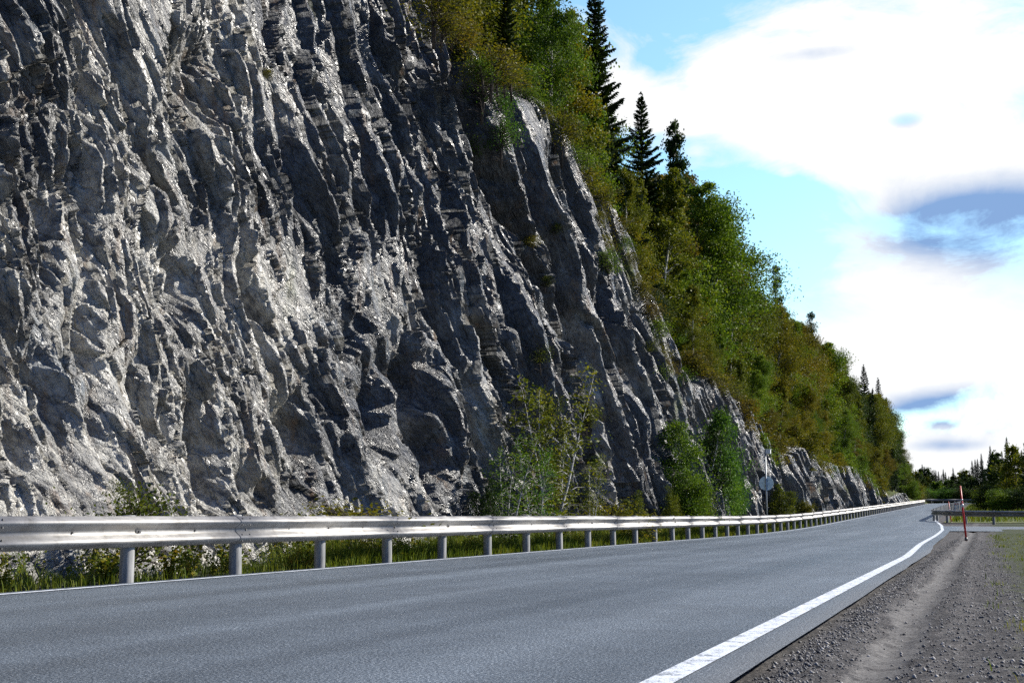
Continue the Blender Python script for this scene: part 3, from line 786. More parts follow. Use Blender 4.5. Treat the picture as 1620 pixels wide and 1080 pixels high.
def broadleaf(name, H, width, n_leaf, leaf, c0=.22, shape='ovoid', bark=None, stems=1, droop=.15, lumps=1.0):
    """returns (trunk mesh, crown mesh)"""
    tb = MB(); P = []
    for sidx in range(stems):
        lean = rs.normal(0, .012 if stems == 1 else .16, 2); wob = rs.normal(0, .010 * H, (7, 2))
        zz = np.linspace(0, 1, 7); Hs = H * (1 if sidx == 0 else .75 + .2 * rs.random())
        wob = np.cumsum(wob, 0) * .5; wob[0] = 0
        tp = np.c_[lean[0] * zz * Hs + wob[:, 0], lean[1] * zz * Hs + wob[:, 1], zz * Hs * .97 - (.4 if True else 0) * (zz == 0)]
        r0 = (.012 * Hs + .012) * (.42 if name == 'wisp' else 1)
        tb.tube(tp, [r0 * (1.15 - z_ * 1.08) for z_ in zz], 7)
        nb = int(26 + 3.0 * H)
        for k in range(nb):
            hh = c0 + (1 - c0) * ((k + rs.random()) / nb)
            base = np.array([np.interp(hh, zz, tp[:, i]) for i in range(3)])
            u = (hh - c0) / (1 - c0)
            if shape == 'ovoid': prof = (math.sin(math.pi * min(max(u * .88 + .10, 0), 1)) ** .75)
            elif shape == 'column': prof = .75 * (1 - u) ** .45 * min(1, .45 + u * 3) 
            else: prof = (1 - u * .85) * min(1, .3 + u * 4)
            L = width * .5 * prof * (.55 + .65 * rs.random()) + .12
            a = rs.random() * 6.283; el = .25 + .75 * u + rs.normal(0, .15)
            d = np.array([math.cos(a) * math.cos(el), math.sin(a) * math.cos(el), math.sin(el)])
            tip = base + d * L; mid = base + d * L * .55 + (0, 0, L * .07); tip = tip - (0, 0, L * droop)
            tb.tube([base, mid, tip], [r0 * .28 * (1.1 - u), r0 * .16 * (1.1 - u) + .003, .003], 4, cap=False)
            m_ = int(n_leaf / nb / stems * (.4 + 1.2 * prof) * (.35 + 1.3 * rs.random()))
            if m_ < 4: m_ = 4
            # leaves sit in a few tufts along the branch
            nt = max(2, int(2 + L * 2.2 * lumps)); tc_ = rs.random(nt) ** .6
            which = rs.integers(0, nt, m_)
            pos = base + (mid - base) * np.minimum(tc_[which] * 2, 1)[:, None] + (tip - mid) * np.maximum(tc_[which] * 2 - 1, 0)[:, None]
            off = rs.standard_normal((nt, 3)) * L * .13
            sp = .06 + .085 * L
            pos = pos + off[which] + rs.standard_normal((m_, 3)) * sp * (1, 1, .75)
            P.append(pos)
    P = np.concatenate(P); P = P[P[:, 2] > .05]
    me = bpy.data.meshes.new(name + '_trunk'); me.from_pydata(np.concatenate(tb.v).tolist(), [], tb.f); me.materials.append(bark or M_birchbark)
    me.polygons.foreach_set('use_smooth', np.ones(len(me.polygons), bool)); me.update()
    return me, quads_mesh(name + '_crown', leaf_quads(P, leaf), LEAF['green'])
def spruce(name, H, width, twigs=1.0, leaf=.10):
    tb = MB(); r0 = .013 * H + .02
    tb.tube([(0, 0, -.4), (0, 0, H * .5), (0, 0, H)], [r0, r0 * .55, .01], 7)
    V = []
    z = .06 * H
    while z < H * .99:
        u = z / H; L = width * .5 * (1 - u) ** .85 * (.9 + .2 * rs.random()) + .06
        nb = rs.integers(5, 8)
        a0 = rs.random() * 6.28
        for k in range(nb):
            a = a0 + k * 6.283 / nb + rs.normal(0, .18); Lb = L * (.65 + .5 * rs.random())
            el = -.28 + .75 * u + rs.normal(0, .08)
            d = np.array([math.cos(a) * math.cos(el), math.sin(a) * math.cos(el), math.sin(el)]); side = np.array([-math.sin(a), math.cos(a), 0])
            n = int(max(5, Lb / (.055 / twigs)))
            s_ = (np.arange(n) + .5) / n
            curve = np.array([0, 0, 1]) * (Lb * .16 * s_ ** 2.2)[:, None]     # tips turn up
            for sg in (-1, 1):
                ln = (.34 * Lb * (1 - s_) ** .6 * np.minimum(1, s_ * 5 + .3) * (.7 + .6 * rs.random(n)) + .07)[:, None]
                b0 = np.array([0, 0, z]) + d * (Lb * s_)[:, None] + curve
                tipv = (side * sg * .8 + d * .55)[None] * ln + np.array([0, 0, -.30]) * ln * (.6 + .8 * rs.random((n, 1)))
                wv = d[None] * (leaf * .5) + rs.standard_normal((n, 3)) * leaf * .12
                V.append(np.stack([b0 - wv, b0 + tipv * .6 - wv * .5, b0 + tipv, b0 + wv * .9 + tipv * .3], 1).reshape(-1, 3))
            # hanging curtain under the branch
            b0 = np.array([0, 0, z]) + d * (Lb * s_)[:, None] + curve
            hg = np.array([0, 0, -1]) * (.10 + .12 * rs.random((n, 1))) * (Lb ** .5)
            wv = (side * .3 + d)[None] * leaf * .45
            V.append(np.stack([b0 - wv, b0 + wv, b0 + wv * .3 + hg, b0 - wv * .4 + hg * .8], 1).reshape(-1, 3))
        z += (.16 + .20 * (1 - u)) * (H / 11) ** .5 
    # the leader
    P = np.c_[rs.normal(0, .03, (40, 2)), H * (.95 + .06 * rs.random(40))]
    V.append(leaf_quads(P, .07))
    me = bpy.data.meshes.new(name + '_trunk'); me.from_pydata(np.concatenate(tb.v).tolist(), [], tb.f); me.materials.append(M_bark); me.update()
    return me, quads_mesh(name + '_crown', np.concatenate(V), M_needle)
PROTO = {
 'birch_a': broadleaf('birch_a', 9, 4.2, 22000, .044), 'birch_b': broadleaf('birch_b', 10, 3.4, 22000, .044, .18, 'ovoid'),
 'birch_c': broadleaf('birch_c', 8, 3.8, 20000, .044, .12, 'cone'), 'birch_d': broadleaf('birch_d', 11, 3.2, 20000, .044, .25, 'column'),
 'birch_thin': broadleaf('birch_thin', 12, 2.8, 8000, .048, .30, 'column'),
 'alder_a': broadleaf('alder_a', 9, 4.2, 22000, .048, .10, 'ovoid', M_bark),
 'sap_a': broadleaf('sap_a', 4, 2.0, 8000, .038, .12, 'ovoid', None, 2), 'sap_b': broadleaf('sap_b', 4.5, 1.5, 4500, .036, .15, 'column', None, 2),
 'bush_a': broadleaf('bush_a', 2.4, 2.2, 9000, .034, .04, 'ovoid', M_bark, 4), 'bush_b': broadleaf('bush_b', 2.6, 2.0, 7000, .034, .05, 'cone', M_bark, 3),
 'wisp': broadleaf('wisp', 4.5, 1.3, 2600, .034, .10, 'column', M_birchbark, 3),
 'tuft': broadleaf('tuft', .7, .9, 1800, .020, .02, 'ovoid', M_bark, 4),
 'spruce_a': spruce('spruce_a', 12, 4.2), 'spruce_b': spruce('spruce_b', 11, 3.4), 'spruce_c': spruce('spruce_c', 10, 3.8),
 'far_spruce': spruce('far_spruce', 12, 4.2, .45, .22), 'far_broad': broadleaf('far_broad', 9, 5.5, 3500, .16, .08, 'ovoid', M_bark),
}
PH = {k: float(max(v.co.z for v in me[1].vertices)) if False else None for k, me in PROTO.items()}
for k, me in PROTO.items():
    a = np.empty(len(me[1].vertices) * 3, np.float32); me[1].vertices.foreach_get('co', a); PH[k] = float(np.percentile(a[2::3], 99.9))
NAMEOF = {'birch': 'birch_tree', 'alder': 'alder_tree', 'spruce': 'spruce_tree', 'sap': 'birch_sapling', 'bush': 'sallow_bush', 'wisp': 'thin_shrub', 'tuft': 'small_shrub', 'far_spruce': 'spruce_tree', 'far_broad': 'broadleaf_tree'}
def plant(proto, base, height, label, group=None, leaf=None, widen=1.0, tilt=(0, 0)):
    key = proto if proto.startswith('far') else proto.split('_')[0]
    nm = NAMEOF[key]; cat = {'sallow_bush': 'bush', 'thin_shrub': 'shrub', 'small_shrub': 'shrub', 'birch_sapling': 'sapling'}.get(nm, 'tree')
    root = empty(nm, base); s_ = height / PH[proto]
    root.scale = (s_ * widen, s_ * widen, s_); root.rotation_euler = (tilt[0], tilt[1], rs.random() * 6.28)
    tag(root, label, cat, group)
    tr = link('trunk' if cat in ('tree', 'sapling') else 'stems', PROTO[proto][0], root); cr = link('crown' if cat in ('tree', 'sapling') else 'foliage', PROTO[proto][1], root)
    if leaf and 'spruce' not in proto:
        cr.material_slots[0].link = 'OBJECT'; cr.material_slots[0].material = LEAF[leaf]
    return root
# silhouette of the wood against the sky, from the photograph
SIL = [(560, -260), (880, -120), (935, -20), (955, 60), (960, 130), (963, 205), (972, 245), (985, 250), (1000, 215), (1013, 168), (1022, 185), (1035, 232), (1045, 225), (1062, 205), (1085, 240), (1105, 290), (1118, 340),
       (1130, 375), (1150, 405), (1175, 440), (1200, 455), (1215, 440), (1230, 422), (1243, 445), (1255, 500), (1285, 497), (1305, 545), (1340, 580), (1365, 590), (1388, 602), (1400, 632), (1415, 680), (1428, 712), (1436, 740)]
sx, sy = [p[0] for p in SIL], [p[1] for p in SIL]
SILF = [(560, -260), (880, -120), (935, 20), (955, 90), (962, 205), (975, 262), (985, 268), (1010, 262), (1040, 262), (1062, 262), (1085, 275), (1105, 310), (1118, 352), (1130, 388), (1150, 415), (1175, 448), (1200, 468), (1230, 478),
        (1255, 512), (1285, 535), (1305, 560), (1340, 600), (1365, 615), (1388, 630), (1400, 650), (1415, 690), (1428, 716), (1436, 745)]
fx_, fy_ = [p[0] for p in SILF], [p[1] for p in SILF]
def fits(b_, hgt, wid, margin):
    for u in (.25, .45, .65, .85, 1.0):
        r_ = wid * .5 * (1 if u < .66 else (1 - u) * 2.6 + .08)
        q = project((b_[0] + r_, b_[1], b_[2] + u * hgt))
        if q[1] < float(np.interp(q[0], fx_, fy_)) + margin: return False
    return True
def hbase(X, Y): return (X, Y, float(hill_z(X, Y)) - .1)
# ---- individual trees one can point to: (proto, px, py of the top, X, leaf, label, widen)
special = [
 ('spruce_a', 1014, 156, -15.6, None, 'tall dark spruce whose pointed top stands alone against the blue sky', 1.15),
 ('birch_c', 1061, 196, -15.2, 'dark', 'tall dark birch with a narrow tip just right of the pointed dark spruce', .72),
 ('birch_thin', 1048, 290, -14.6, 'olive', 'sparse birch with a bare white stem above the middle of the rock edge', .8),
 ('birch_b', 1088, 275, -16.0, 'rust', 'broad brownish birch on the steep right edge of the tall clump', .9),
 ('spruce_b', 941, -25, -15.6, None, 'dark spruce at the right edge of the trees on the high rock shoulder', 1.1),
 ('birch_a', 872, -10, -14.2, 'green', 'bright green birch leaning over the highest rock edge', .8),
 ('birch_b', 990, 268, -14.2, 'olive', 'olive green birch in front of the pointed dark spruce', .8),
 ('birch_thin', 1229, 420, -16.5, 'dark', 'thin see-through dark tree rising above the wood against the white cloud', .95),
 ('birch_thin', 1284, 494, -17.0, 'dark', 'second thin dark tree showing above the wood, further down the road', 1.0),
 ('spruce_c', 1366, 580, -16.5, None, 'nearer of two dark spruces with pointed tips at the far end of the wood', 1.0),
 ('spruce_b', 1389, 600, -15.5, None, 'farther dark spruce, last pointed tip where the wood drops to the road', 1.1),
 ('birch_thin', 1337, 566, -17.5, 'olive', 'spindly birch with loose tufts of leaves poking above the far wood', .8),
 ('birch_a', 1085, 430, -13.6, 'green', 'round green birch overhanging the rock just left of the dark gap', 1.15),
 ('birch_c', 1010, 350, -13.8, 'gold', 'small yellow-green birch growing on the rock edge below the white stem', .9),
 ('birch_a', 1145, 480, -14.5, 'green', 'green birch leaning out beside the gap between two rock buttresses', 1.2),
 ('birch_c', 1200, 540, -13.8, 'gold', 'golden birch with low branches above the narrow dark buttress', 1.15),
 ('birch_a', 1255, 575, -14.5, 'green', 'fresh green birch above the round back of the road sign', 1.0),
 ('birch_c', 1120, 470, -13.4, 'rust', 'rust coloured birch at the top of the dark gap', 1.0),
]
cnt = 0
for pr, px, py, X, lf, lab, wd in special:
    p = on_x(px, py, X); b_ = hbase(X, p[1])
    plant(pr, b_, max(p[2] - b_[2], 2.0), lab, None, lf, wd * 1.0)
# ---- the wood in rows along the edge
ri = random.Random(4)
zone = [(0, 60, 'on the high rock shoulder'), (60, 95, 'above the middle rock edge'), (95, 140, 'past the round sign'), (140, 400, 'at the wood\'s far end')]
LN = {'green': 'green', 'olive': 'olive green', 'gold': 'golden', 'rust': 'rust brown', 'dark': 'dark green', 'lush': 'fresh green'}
for row, (d0, hmin, hmax, step) in enumerate([(.5, 2.4, 5.5, 2.3), (2.4, 5, 8.5, 2.7), (5.0, 7, 11, 3.2), (8.5, 9, 13, 4.0)]):
    Y = 30.0 if row < 2 else 36
    while Y < 292:
        Y += step * (.7 + .6 * ri.random()) * (1 + .35 * sstep(120, 220, Y))
        ex = float(np.interp(Y, CY_, np.minimum(EX_, -10.2)))
        if Y > 178: ex = -11.5
        X = ex - d0 - ri.random() * 1.6
        b_ = hbase(X, Y)
        px, pyb = project(b_)
        hgt = hmin + (hmax - hmin) * ri.random()
        if Y > 180: hgt += 2.5
        ymin = float(np.interp(px, sx, sy)) + ri.choice([4, 10, 20, 34, 60]) * (60 / max(Y, 60))
        # the highest the tree may reach and stay under the photographed outline
        mg = ri.choice([0, 3, 8, 16, 30]) * (60 / max(Y, 60))
        for _ in range(40):
            if fits(b_, hgt, hgt * .42, mg): break
            hgt *= .93
        if hgt < (1.2 if row == 0 else 2.4): continue
        if row >= 1:                         # grow towards the outline where there is room
            for _ in range(20):
                if hgt > 14 or not fits(b_, hgt * 1.05, hgt * .42, mg): break
                hgt *= 1.05
        conif = ri.random() < (.06, .10, .22, .35)[row] + (.30 if Y > 165 else 0) - (0 if Y < 150 else 0)
        if conif and hgt > 3:
            pr = ri.choice(['spruce_a', 'spruce_b', 'spruce_c']); lf = None
        else:
            pr = ri.choice(['birch_a', 'birch_b', 'birch_c', 'birch_d', 'alder_a']) if hgt > 4 else ri.choice(['bush_b', 'birch_c', 'birch_a', 'bush_a'])
            r_ = ri.random()
            if Y < 55: lf = 'green' if r_ < .35 else 'lush' if r_ < .5 else 'gold' if r_ < .68 else 'olive' if r_ < .85 else 'dark'
            elif Y < 95: lf = 'green' if r_ < .25 else 'olive' if r_ < .60 else 'gold' if r_ < .74 else 'rust' if r_ < .88 else 'dark'
            elif Y < 165: lf = 'green' if r_ < .22 else 'olive' if r_ < .58 else 'gold' if r_ < .82 else 'rust' if r_ < .94 else 'dark'
            else: lf = 'green' if r_ < .30 else 'olive' if r_ < .65 else 'gold' if r_ < .78 else 'dark'
        zn = next(z_[2] for z_ in zone if z_[0] <= Y < z_[1])
        if pr.startswith('spruce'): lab, grp = 'dark spruce among the birches ' + zn, 'dark spruces ' + zn
        elif pr.startswith('bush'): lab, grp = LN[lf] + ' bush along the rock edge ' + zn, LN[lf] + ' bushes along the rock edge ' + zn
        else:
            kind_ = 'tree' if pr.startswith('alder') else 'birch'
            wh = ('small %s in the front row ' % kind_) if row == 0 else ('%s in the massed trees ' % kind_)
            lab, grp = LN[lf] + ' ' + wh + zn, LN[lf] + ' ' + {'birch': 'birches ', 'tree': 'trees '}[kind_] + ('at the front edge ' if row == 0 else 'in the mass ') + zn
        lean_out = R(ri.uniform(0, 9)) if row < 2 else 0
        o = plant(pr, b_, hgt, lab, grp, lf, ri.uniform(.85, 1.15) if not pr.startswith('spruce') else 1.0)
        o.rotation_euler = Matrix.Rotation(lean_out, 4, 'Y').to_3x3().to_4x4().to_euler() if False else (0, lean_out, 0)
        cnt += 1
print('wood trees', cnt)

# ------------------------------------------------------------------ shrubs on and below the rock
def foot(px, X=-9.05):
    p = on_x(px, 830, X); return (X, p[1], float(gz(p[1])) - .05), np.dot(np.array([X, p[1], 0]) - C0, fwd)
low = [  # proto, px, top py, X, leaf, label
 ('wisp', 868, 570, -9.35, 'olive', 'tall thin shrub climbing the bright rib in the middle of the rock face', 1.5),
 ('wisp', 850, 690, -9.2, 'lush', 'thin leafy sapling with a pale stem below the bright rib', 1.3),
 ('sap_b', 882, 610, -9.4, 'olive', 'slender olive sapling pressed against the rock below the bright rib', .8),
 ('wisp', 797, 690, -9.1, 'green', 'light green straggling shrub left of the bright rib', 1.6),
 ('bush_b', 772, 758, -9.1, 'dark', 'dark leafy shrub behind the rail left of the straggling light green shrub', .9),
 ('sap_a', 1082, 668, -9.4, 'green', 'green sallow with a yellowish top before the pale rock column', 1.1),
 ('sap_a', 1122, 650, -9.8, 'lush', 'tallest bright green sallow standing before the narrow buttress', .8),
 ('bush_a', 1163, 752, -9.5, 'lush', 'rounded green bush at the foot of the narrow dark buttress', .8),
 ('sap_a', 1143, 712, -9.5, 'lush', 'bright sallow at the right side of the clump', .8),
 ('bush_a', 1088, 735, -9.0, 'green', 'dense green bush low in the sallow clump', 1.0),
 ('sap_b', 1100, 640, -10.2, 'dark', 'dark green sapling in the shade of the gap', 1.2),
 ('bush_b', 1062, 768, -9.1, 'olive', 'yellowish low bush at the left foot of the sallows', .8),
 ('bush_a', 1105, 770, -9.0, 'olive', 'brownish bush right behind the rail below the sallows', 1.0),
 ('bush_b', 1235, 765, -9.3, 'olive', 'olive bush just right of the round sign', 1.2),
 ('bush_a', 1275, 790, -9.1, 'gold', 'small golden bush behind the rail past the round sign', 1.0),
 ('tuft', 557, 786, -9.05, 'gold', 'yellow-green bush peeping over the rail against the dark hollow', 2.0),
 ('tuft', 200, 760, -9.0, 'olive', 'small shrub rooted in the crevice near the left end', 1.0),
 ('tuft', 972, 788, -9.0, 'gold', 'small yellowish bush above the rail in the middle distance', 1.8),
 ('bush_b', 1008, 775, -9.0, 'olive', 'small dull bush between the middle bush and the sallows', .9),
 ('wisp', 933, 720, -9.2, 'olive', 'scanty shrub at the foot of the dark ribbed rock', 1.2),
]
for pr, px, py, X, lf, lab, wd in low:
    b_, z_ = foot(px, X); top = on_x(px, py, X)
    plant(pr, b_, max(top[2] - b_[2], .5), lab, None, lf, wd)
on_rock = [(838, 385, .55, 'gold', 'tiny yellow-green shrub in a crack of the shaded slab'), (880, 362, .4, 'olive', 'tiny dark shrub on the rib right of the shaded slab'), (787, 170, 1.1, 'lush', 'green shrub hanging in the gully under the trees'),
           (765, 130, 1.3, 'green', 'leafy shrub at the head of the gully'), (748, 232, .8, 'green', 'small green plant on the left lip of the gully'), (795, 215, 1.0, 'lush', 'lower green shrub in the gully'), (865, 445, .4, 'olive', 'tiny plant low on the shaded slab'),
           (945, 350, .8, 'gold', 'yellow shrub under the overhanging edge'), (960, 385, .8, 'gold', 'golden plant on the pale edge block'), (965, 415, .9, 'green', 'green cushion on the rock shoulder edge'),
           (1012, 460, .9, 'gold', 'bright yellow moss-like bush on the edge'), (1030, 545, .7, 'olive', 'small plant low on the rock edge'), (1045, 590, .8, 'green', 'green plant where the edge meets the gap'),
           (930, 662, .7, 'olive', 'small plant on the ribbed rock above the rail'), (945, 728, .5, 'green', 'tiny green plant on the dark slab above the rail'), (880, 640, .6, 'olive', 'leafy tuft on the bright rib'), (858, 560, .6, 'olive', 'highest leafy tuft on the bright rib'),
           (423, 120, .30, 'gold', 'yellow-brown tuft in the high crack near the left'), (198, 790, .5, 'olive', 'tuft on the pale foot of the rock')]
for px, py, hh, lf, lab in on_rock:
    p = cliff_hit(px, py)
    plant('tuft', (p[0] - .05, p[1], p[2] - hh * .45), hh, lab, None, lf, 1.1)
# grassy tufts and heather along the rim
RIMZ = [(820, 'at the head of the gully'), (900, 'under the high birches'), (960, 'left of the pointed spruce'), (1010, 'below the pointed spruce'), (1075, 'below the white stemmed birch'), (1150, 'over the dark gap'), (1215, 'just before the round sign'), (1300, 'just past the round sign'), (1500, 'where the rock peters out')]
for px_, py_ in [(x_, float(np.interp(x_, [e[0] for e in edge_px], [e[1] for e in edge_px]))) for x_ in range(700, 1400, 11)]:
    p = cliff_hit(px_, py_ + 5)
    lf = ri.choice(['gold', 'rust', 'olive', 'gold', 'green'])
    rz_ = next(q_[1] for q_ in RIMZ if px_ < q_[0])
    big_ = px_ > 1180
    plant('bush_b' if big_ else 'tuft', (p[0] - (.7 if big_ else .2), p[1], p[2] - (.9 if big_ else .1)), ri.uniform(1.6, 3.2) if big_ else ri.uniform(.4, .9) * (1 + p[1] / 120), LN[lf] + ' low growth on the rock rim ' + rz_, LN[lf] + ' growth on the rim ' + rz_, lf, 1.5)

# ------------------------------------------------------------------ grass and herbs behind the rail and on the right verge
def blades(n, X, Y, Z, h, w, bend_=.5):
    a = rs.random(n) * 6.283; d = np.c_[np.cos(a), np.sin(a), np.zeros(n)]; s_ = np.c_[-np.sin(a), np.cos(a), np.zeros(n)]
    B = np.c_[X, Y, Z]; b1 = bend_ * rs.random(n)[:, None]
    M_ = B + d * h[:, None] * b1 * .35 + np.c_[np.zeros((n, 2)), h * .6]; Tp = B + d * h[:, None] * b1 + np.c_[np.zeros((n, 2)), h]
    ww = (w * (.6 + .8 * rs.random(n)))[:, None]
    V = np.stack([B - s_ * ww, B + s_ * ww, M_ + s_ * ww * .7, M_ - s_ * ww * .7, M_ - s_ * ww * .7, M_ + s_ * ww * .7, Tp + s_ * ww * .1, Tp - s_ * ww * .1], 1)
    return V.reshape(-1, 3)
M_grass = leaf_mat('grass_blades', [(.04, .06, .012), (.085, .13, .018), (.15, .18, .025), (.28, .23, .05)], .3, .55)
M_herb = leaf_mat('herb_leaves', [(.03, .06, .012), (.10, .14, .02), (.22, .20, .03), (.40, .20, .04)], .3, .5)
M_flower = leaf_mat('pale_flowers', [(.45, .42, .30), (.6, .58, .5)], .3, .6)
n = 120000
Yb = 5 + 105 * rs.random(n) ** 1.9; Xb_ = -8.30 - 1.1 * rs.random(n) ** 1.1
den = .5 + .7 * fbm(Xb_ / .5, Yb / 1.2, 701, 3); thin = np.where(Yb < 15.4, .13, 1.0); kp = rs.random(n) < den * thin + .05
Yb, Xb_ = Yb[kp], Xb_[kp]
hb = (.10 + .20 * rs.random(len(Yb))) * (.7 + .8 * np.clip(.5 + fbm(Xb_ / .6, Yb / .9, 703, 2), 0, 1.2)) * np.where(Yb < 15.4, .6, 1.2)
Vg = blades(len(Yb), Xb_, Yb, gz(Yb) - .06, hb, .0024 + .00018 * Yb, 1.0)
o = link('roadside_grass', quads_mesh('roadside_grass', Vg, M_grass)); tag(o, 'wild grass along the foot of the rock behind the rail', 'grass', kind='stuff')
# right verge, thin grass
n = 90000
Yb = 3.5 + 60 * rs.random(n) ** 1.6; Xb_ = -.05 + 4.2 * rs.random(n) ** 1.1; kp = rs.random(n) < np.clip((Xb_ * .6 - .25 + 1.5 * (fbm(Xb_ / .5, Yb / 1.1, 711, 4))), 0.004, 1)
kp &= ~((Yb > 49) & (Yb < 66.5)); Yb, Xb_ = Yb[kp], Xb_[kp]
o = link('verge_grass', quads_mesh('verge_grass', blades(len(Yb), Xb_, Yb, gz(Yb) - .03, .018 + .065 * rs.random(len(Yb)) ** 2, .0018 + .00014 * Yb, .9), M_grass)); tag(o, 'thin grass on the gravel verge at the right', 'grass', kind='stuff')
# herbs: stalks with leaves; a few kinds copied along the rail
def herb(name, H, nl, leaf, fl=0):
    tb = MB(); P = []; Fp = []
    for k in range(5):
        a = rs.random() * 6.28; tip = np.array([math.cos(a) * H * .28, math.sin(a) * H * .28, H * (.7 + .3 * rs.random())]); mid = tip * (.4, .4, .55)
        tb.tube([(0, 0, -.05), mid, tip], [.004, .003, .002], 4, cap=False)
        s_ = rs.random(nl) ** .8; P.append(np.outer(s_, tip) + rs.standard_normal((nl, 3)) * H * .07)
        if fl: Fp.append(tip + rs.standard_normal((fl, 3)) * .012)
    me = bpy.data.meshes.new(name + '_stalks'); me.from_pydata(np.concatenate(tb.v).tolist(), [], tb.f); me.materials.append(M_grass); me.update()
    P = np.concatenate(P); P = P[P[:, 2] > 0]
    fm = quads_mesh(name + '_flowers', leaf_quads(np.concatenate(Fp), .010), M_flower) if fl else None
    return me, quads_mesh(name + '_leaves', leaf_quads(P, leaf), M_herb), fm
HERBS = [herb('herb_a', .5, 26, .026), herb('herb_b', .6, 18, .020, 9), herb('herb_c', .38, 34, .030), herb('herb_d', .65, 14, .018, 6)]
for k in range(150):
    Y = 8.5 + 50 * ri.random() ** 1.7; X = -8.35 - .75 * ri.random(); hi = ri.randrange(4); q = HERBS[hi]
    near_ = Y < 15.5
    root = empty('leafy_weed', (X, Y, float(gz(Y)) - .05)); root.scale = (1, 1, 1) if not near_ else (.8,) * 3
    s_ = ri.uniform(.6, 1.1); root.scale = (s_, s_, s_ * (.85 if near_ else 1)); root.rotation_euler = (0, 0, ri.random() * 6.28)
    nm_ = ['broad leaved weed', 'tall weed with tiny pale flowers', 'low dense weed', 'spindly weed with pale flower heads'][hi]
    pl_ = 'before the pale rock foot' if near_ else 'in the grass behind the rail'
    tag(root, nm_ + ' ' + pl_, 'weed', nm_ + 's ' + pl_)
    link('stalks', q[0], root); link('leaves', q[1], root)
    if q[2]: link('flowers', q[2], root)

# ------------------------------------------------------------------ round sign seen from behind
def metal(name, col, rough=.45, metallic=.3):
    mt, t, b = material(name); n = t.noise(t.node('ShaderNodeTexCoord').outputs['Object'], 12, 4, .6)
    t.put(b.inputs['Base Color'], t.mix(1.0, col, t.ramp(n, [(.3, .85), (.7, 1.1)]), 'MULTIPLY')); b.inputs['Roughness'].default_value = rough; b.inputs['Metallic'].default_value = metallic
    return mt
M_alu = metal('sign_back', (.72, .86, .90), .35, 0); M_pole = metal('sign_pole', (.36, .38, .39), .5, .5); M_white = metal('white_box', (.78, .78, .76), .5, 0); M_face = metal('sign_face', (.75, .75, .72), .5, 0)
p = on_x(1212, 764, -8.75); px_y = p[1]
zs = np.dot(p - C0, fwd); hc = p[2]; rad = 11.3 * zs / F_PX
g0 = float(gz(px_y)); root = empty('road_sign', (-8.75, px_y, g0)); tag(root, 'round road sign seen from its pale bluish back on a tall grey pole', 'road sign')
top_ = on_x(1212.5, 711, -8.75)[2] - g0
mb = MB(); mb.tube([(0, 0, -.3), (0, 0, top_)], [.033, .033], 12); mb.build('pole', M_pole, root)
mb = MB(); mb.tube([(0, .045, hc - g0), (0, .055, hc - g0)], [rad, rad], 40); dk = mb.build('sign_plate', M_alu, root, smooth=False)
mb = MB(); mb.tube([(0, .056, hc - g0), (0, .058, hc - g0)], [rad * .97, rad * .97], 40); mb.build('sign_face', M_face, dk, smooth=False)
mb = MB(); mb.box((0, .022, hc - g0 + .1), (.06, .020, .018)); mb.build('clamp', M_pole, root, smooth=False)
mb = MB(); mb.box((0, .022, hc - g0 - .1), (.06, .020, .018)); mb.build('clamp', M_pole, root, smooth=False)
root = empty('sensor_box', (-8.75 + .13, px_y, g0 + top_ - .10)); tag(root, 'small white box fixed at the top of the sign pole', 'box')
mb = MB(); mb.box((0, 0, 0), (.10, .08, .09)); bd = mb.build('housing', M_white, root, smooth=False)
mb = MB(); mb.box((0, 0, .10), (.12, .10, .008)); mb.build('lid', M_white, root, smooth=False)
mb = MB(); mb.box((-.115, 0, -.02), (.015, .02, .04)); mb.build('bracket', M_pole, root, smooth=False)

# ------------------------------------------------------------------ snow poles
M_red = metal('red_plastic', (.62, .025, .02), .4, 0); M_refl = metal('reflector_band', (.75, .72, .70), .35, .1)
def snow_pole(px, pyb, pxt, pyt, X_of=None, r=.024, label='', bands=True):
    b_ = ground_hit(px, pyb, -.02); d = ray(pxt, pyt); dist = (b_[1]) / d[1]; tp = C0 + d * dist
    root = empty('snow_pole', tuple(b_)); tag(root, label, 'snow pole')
    v = tp - b_
    mb = MB(); mb.tube([-v * .05, v * .5, v], [r, r, r * .8], 10); mb.build('rod', M_red, root)
    if bands:
        for f0, f1 in ((.60, .66), (.72, .75)):
            mb = MB(); mb.tube([v * f0, v * f1], [r * 1.12, r * 1.12], 10); mb.build('reflector', M_refl, root)
    mb = MB(); mb.tube([v * .0 - (0, 0, .05), v * .03], [r * 1.7, r * 1.4], 10); mb.build('socket', M_bolt, root)
    return root
snow_pole(1528.5, 852, 1519, 768, label='nearest tall red snow pole leaning left at the gravel verge', r=.030)
snow_pole(1505, 826, 1500.5, 793, r=.03, label='short red snow pole standing before the curved rail')
snow_pole(1526, 833, 1522, 800, r=.04, label='red snow pole half hidden behind the nearest one, at the side road', bands=True)
# ------------------------------------------------------------------ far rails, field and forest
def arc_pts(P, step=2.0): return [tuple(q) for q in dense(P, step)]
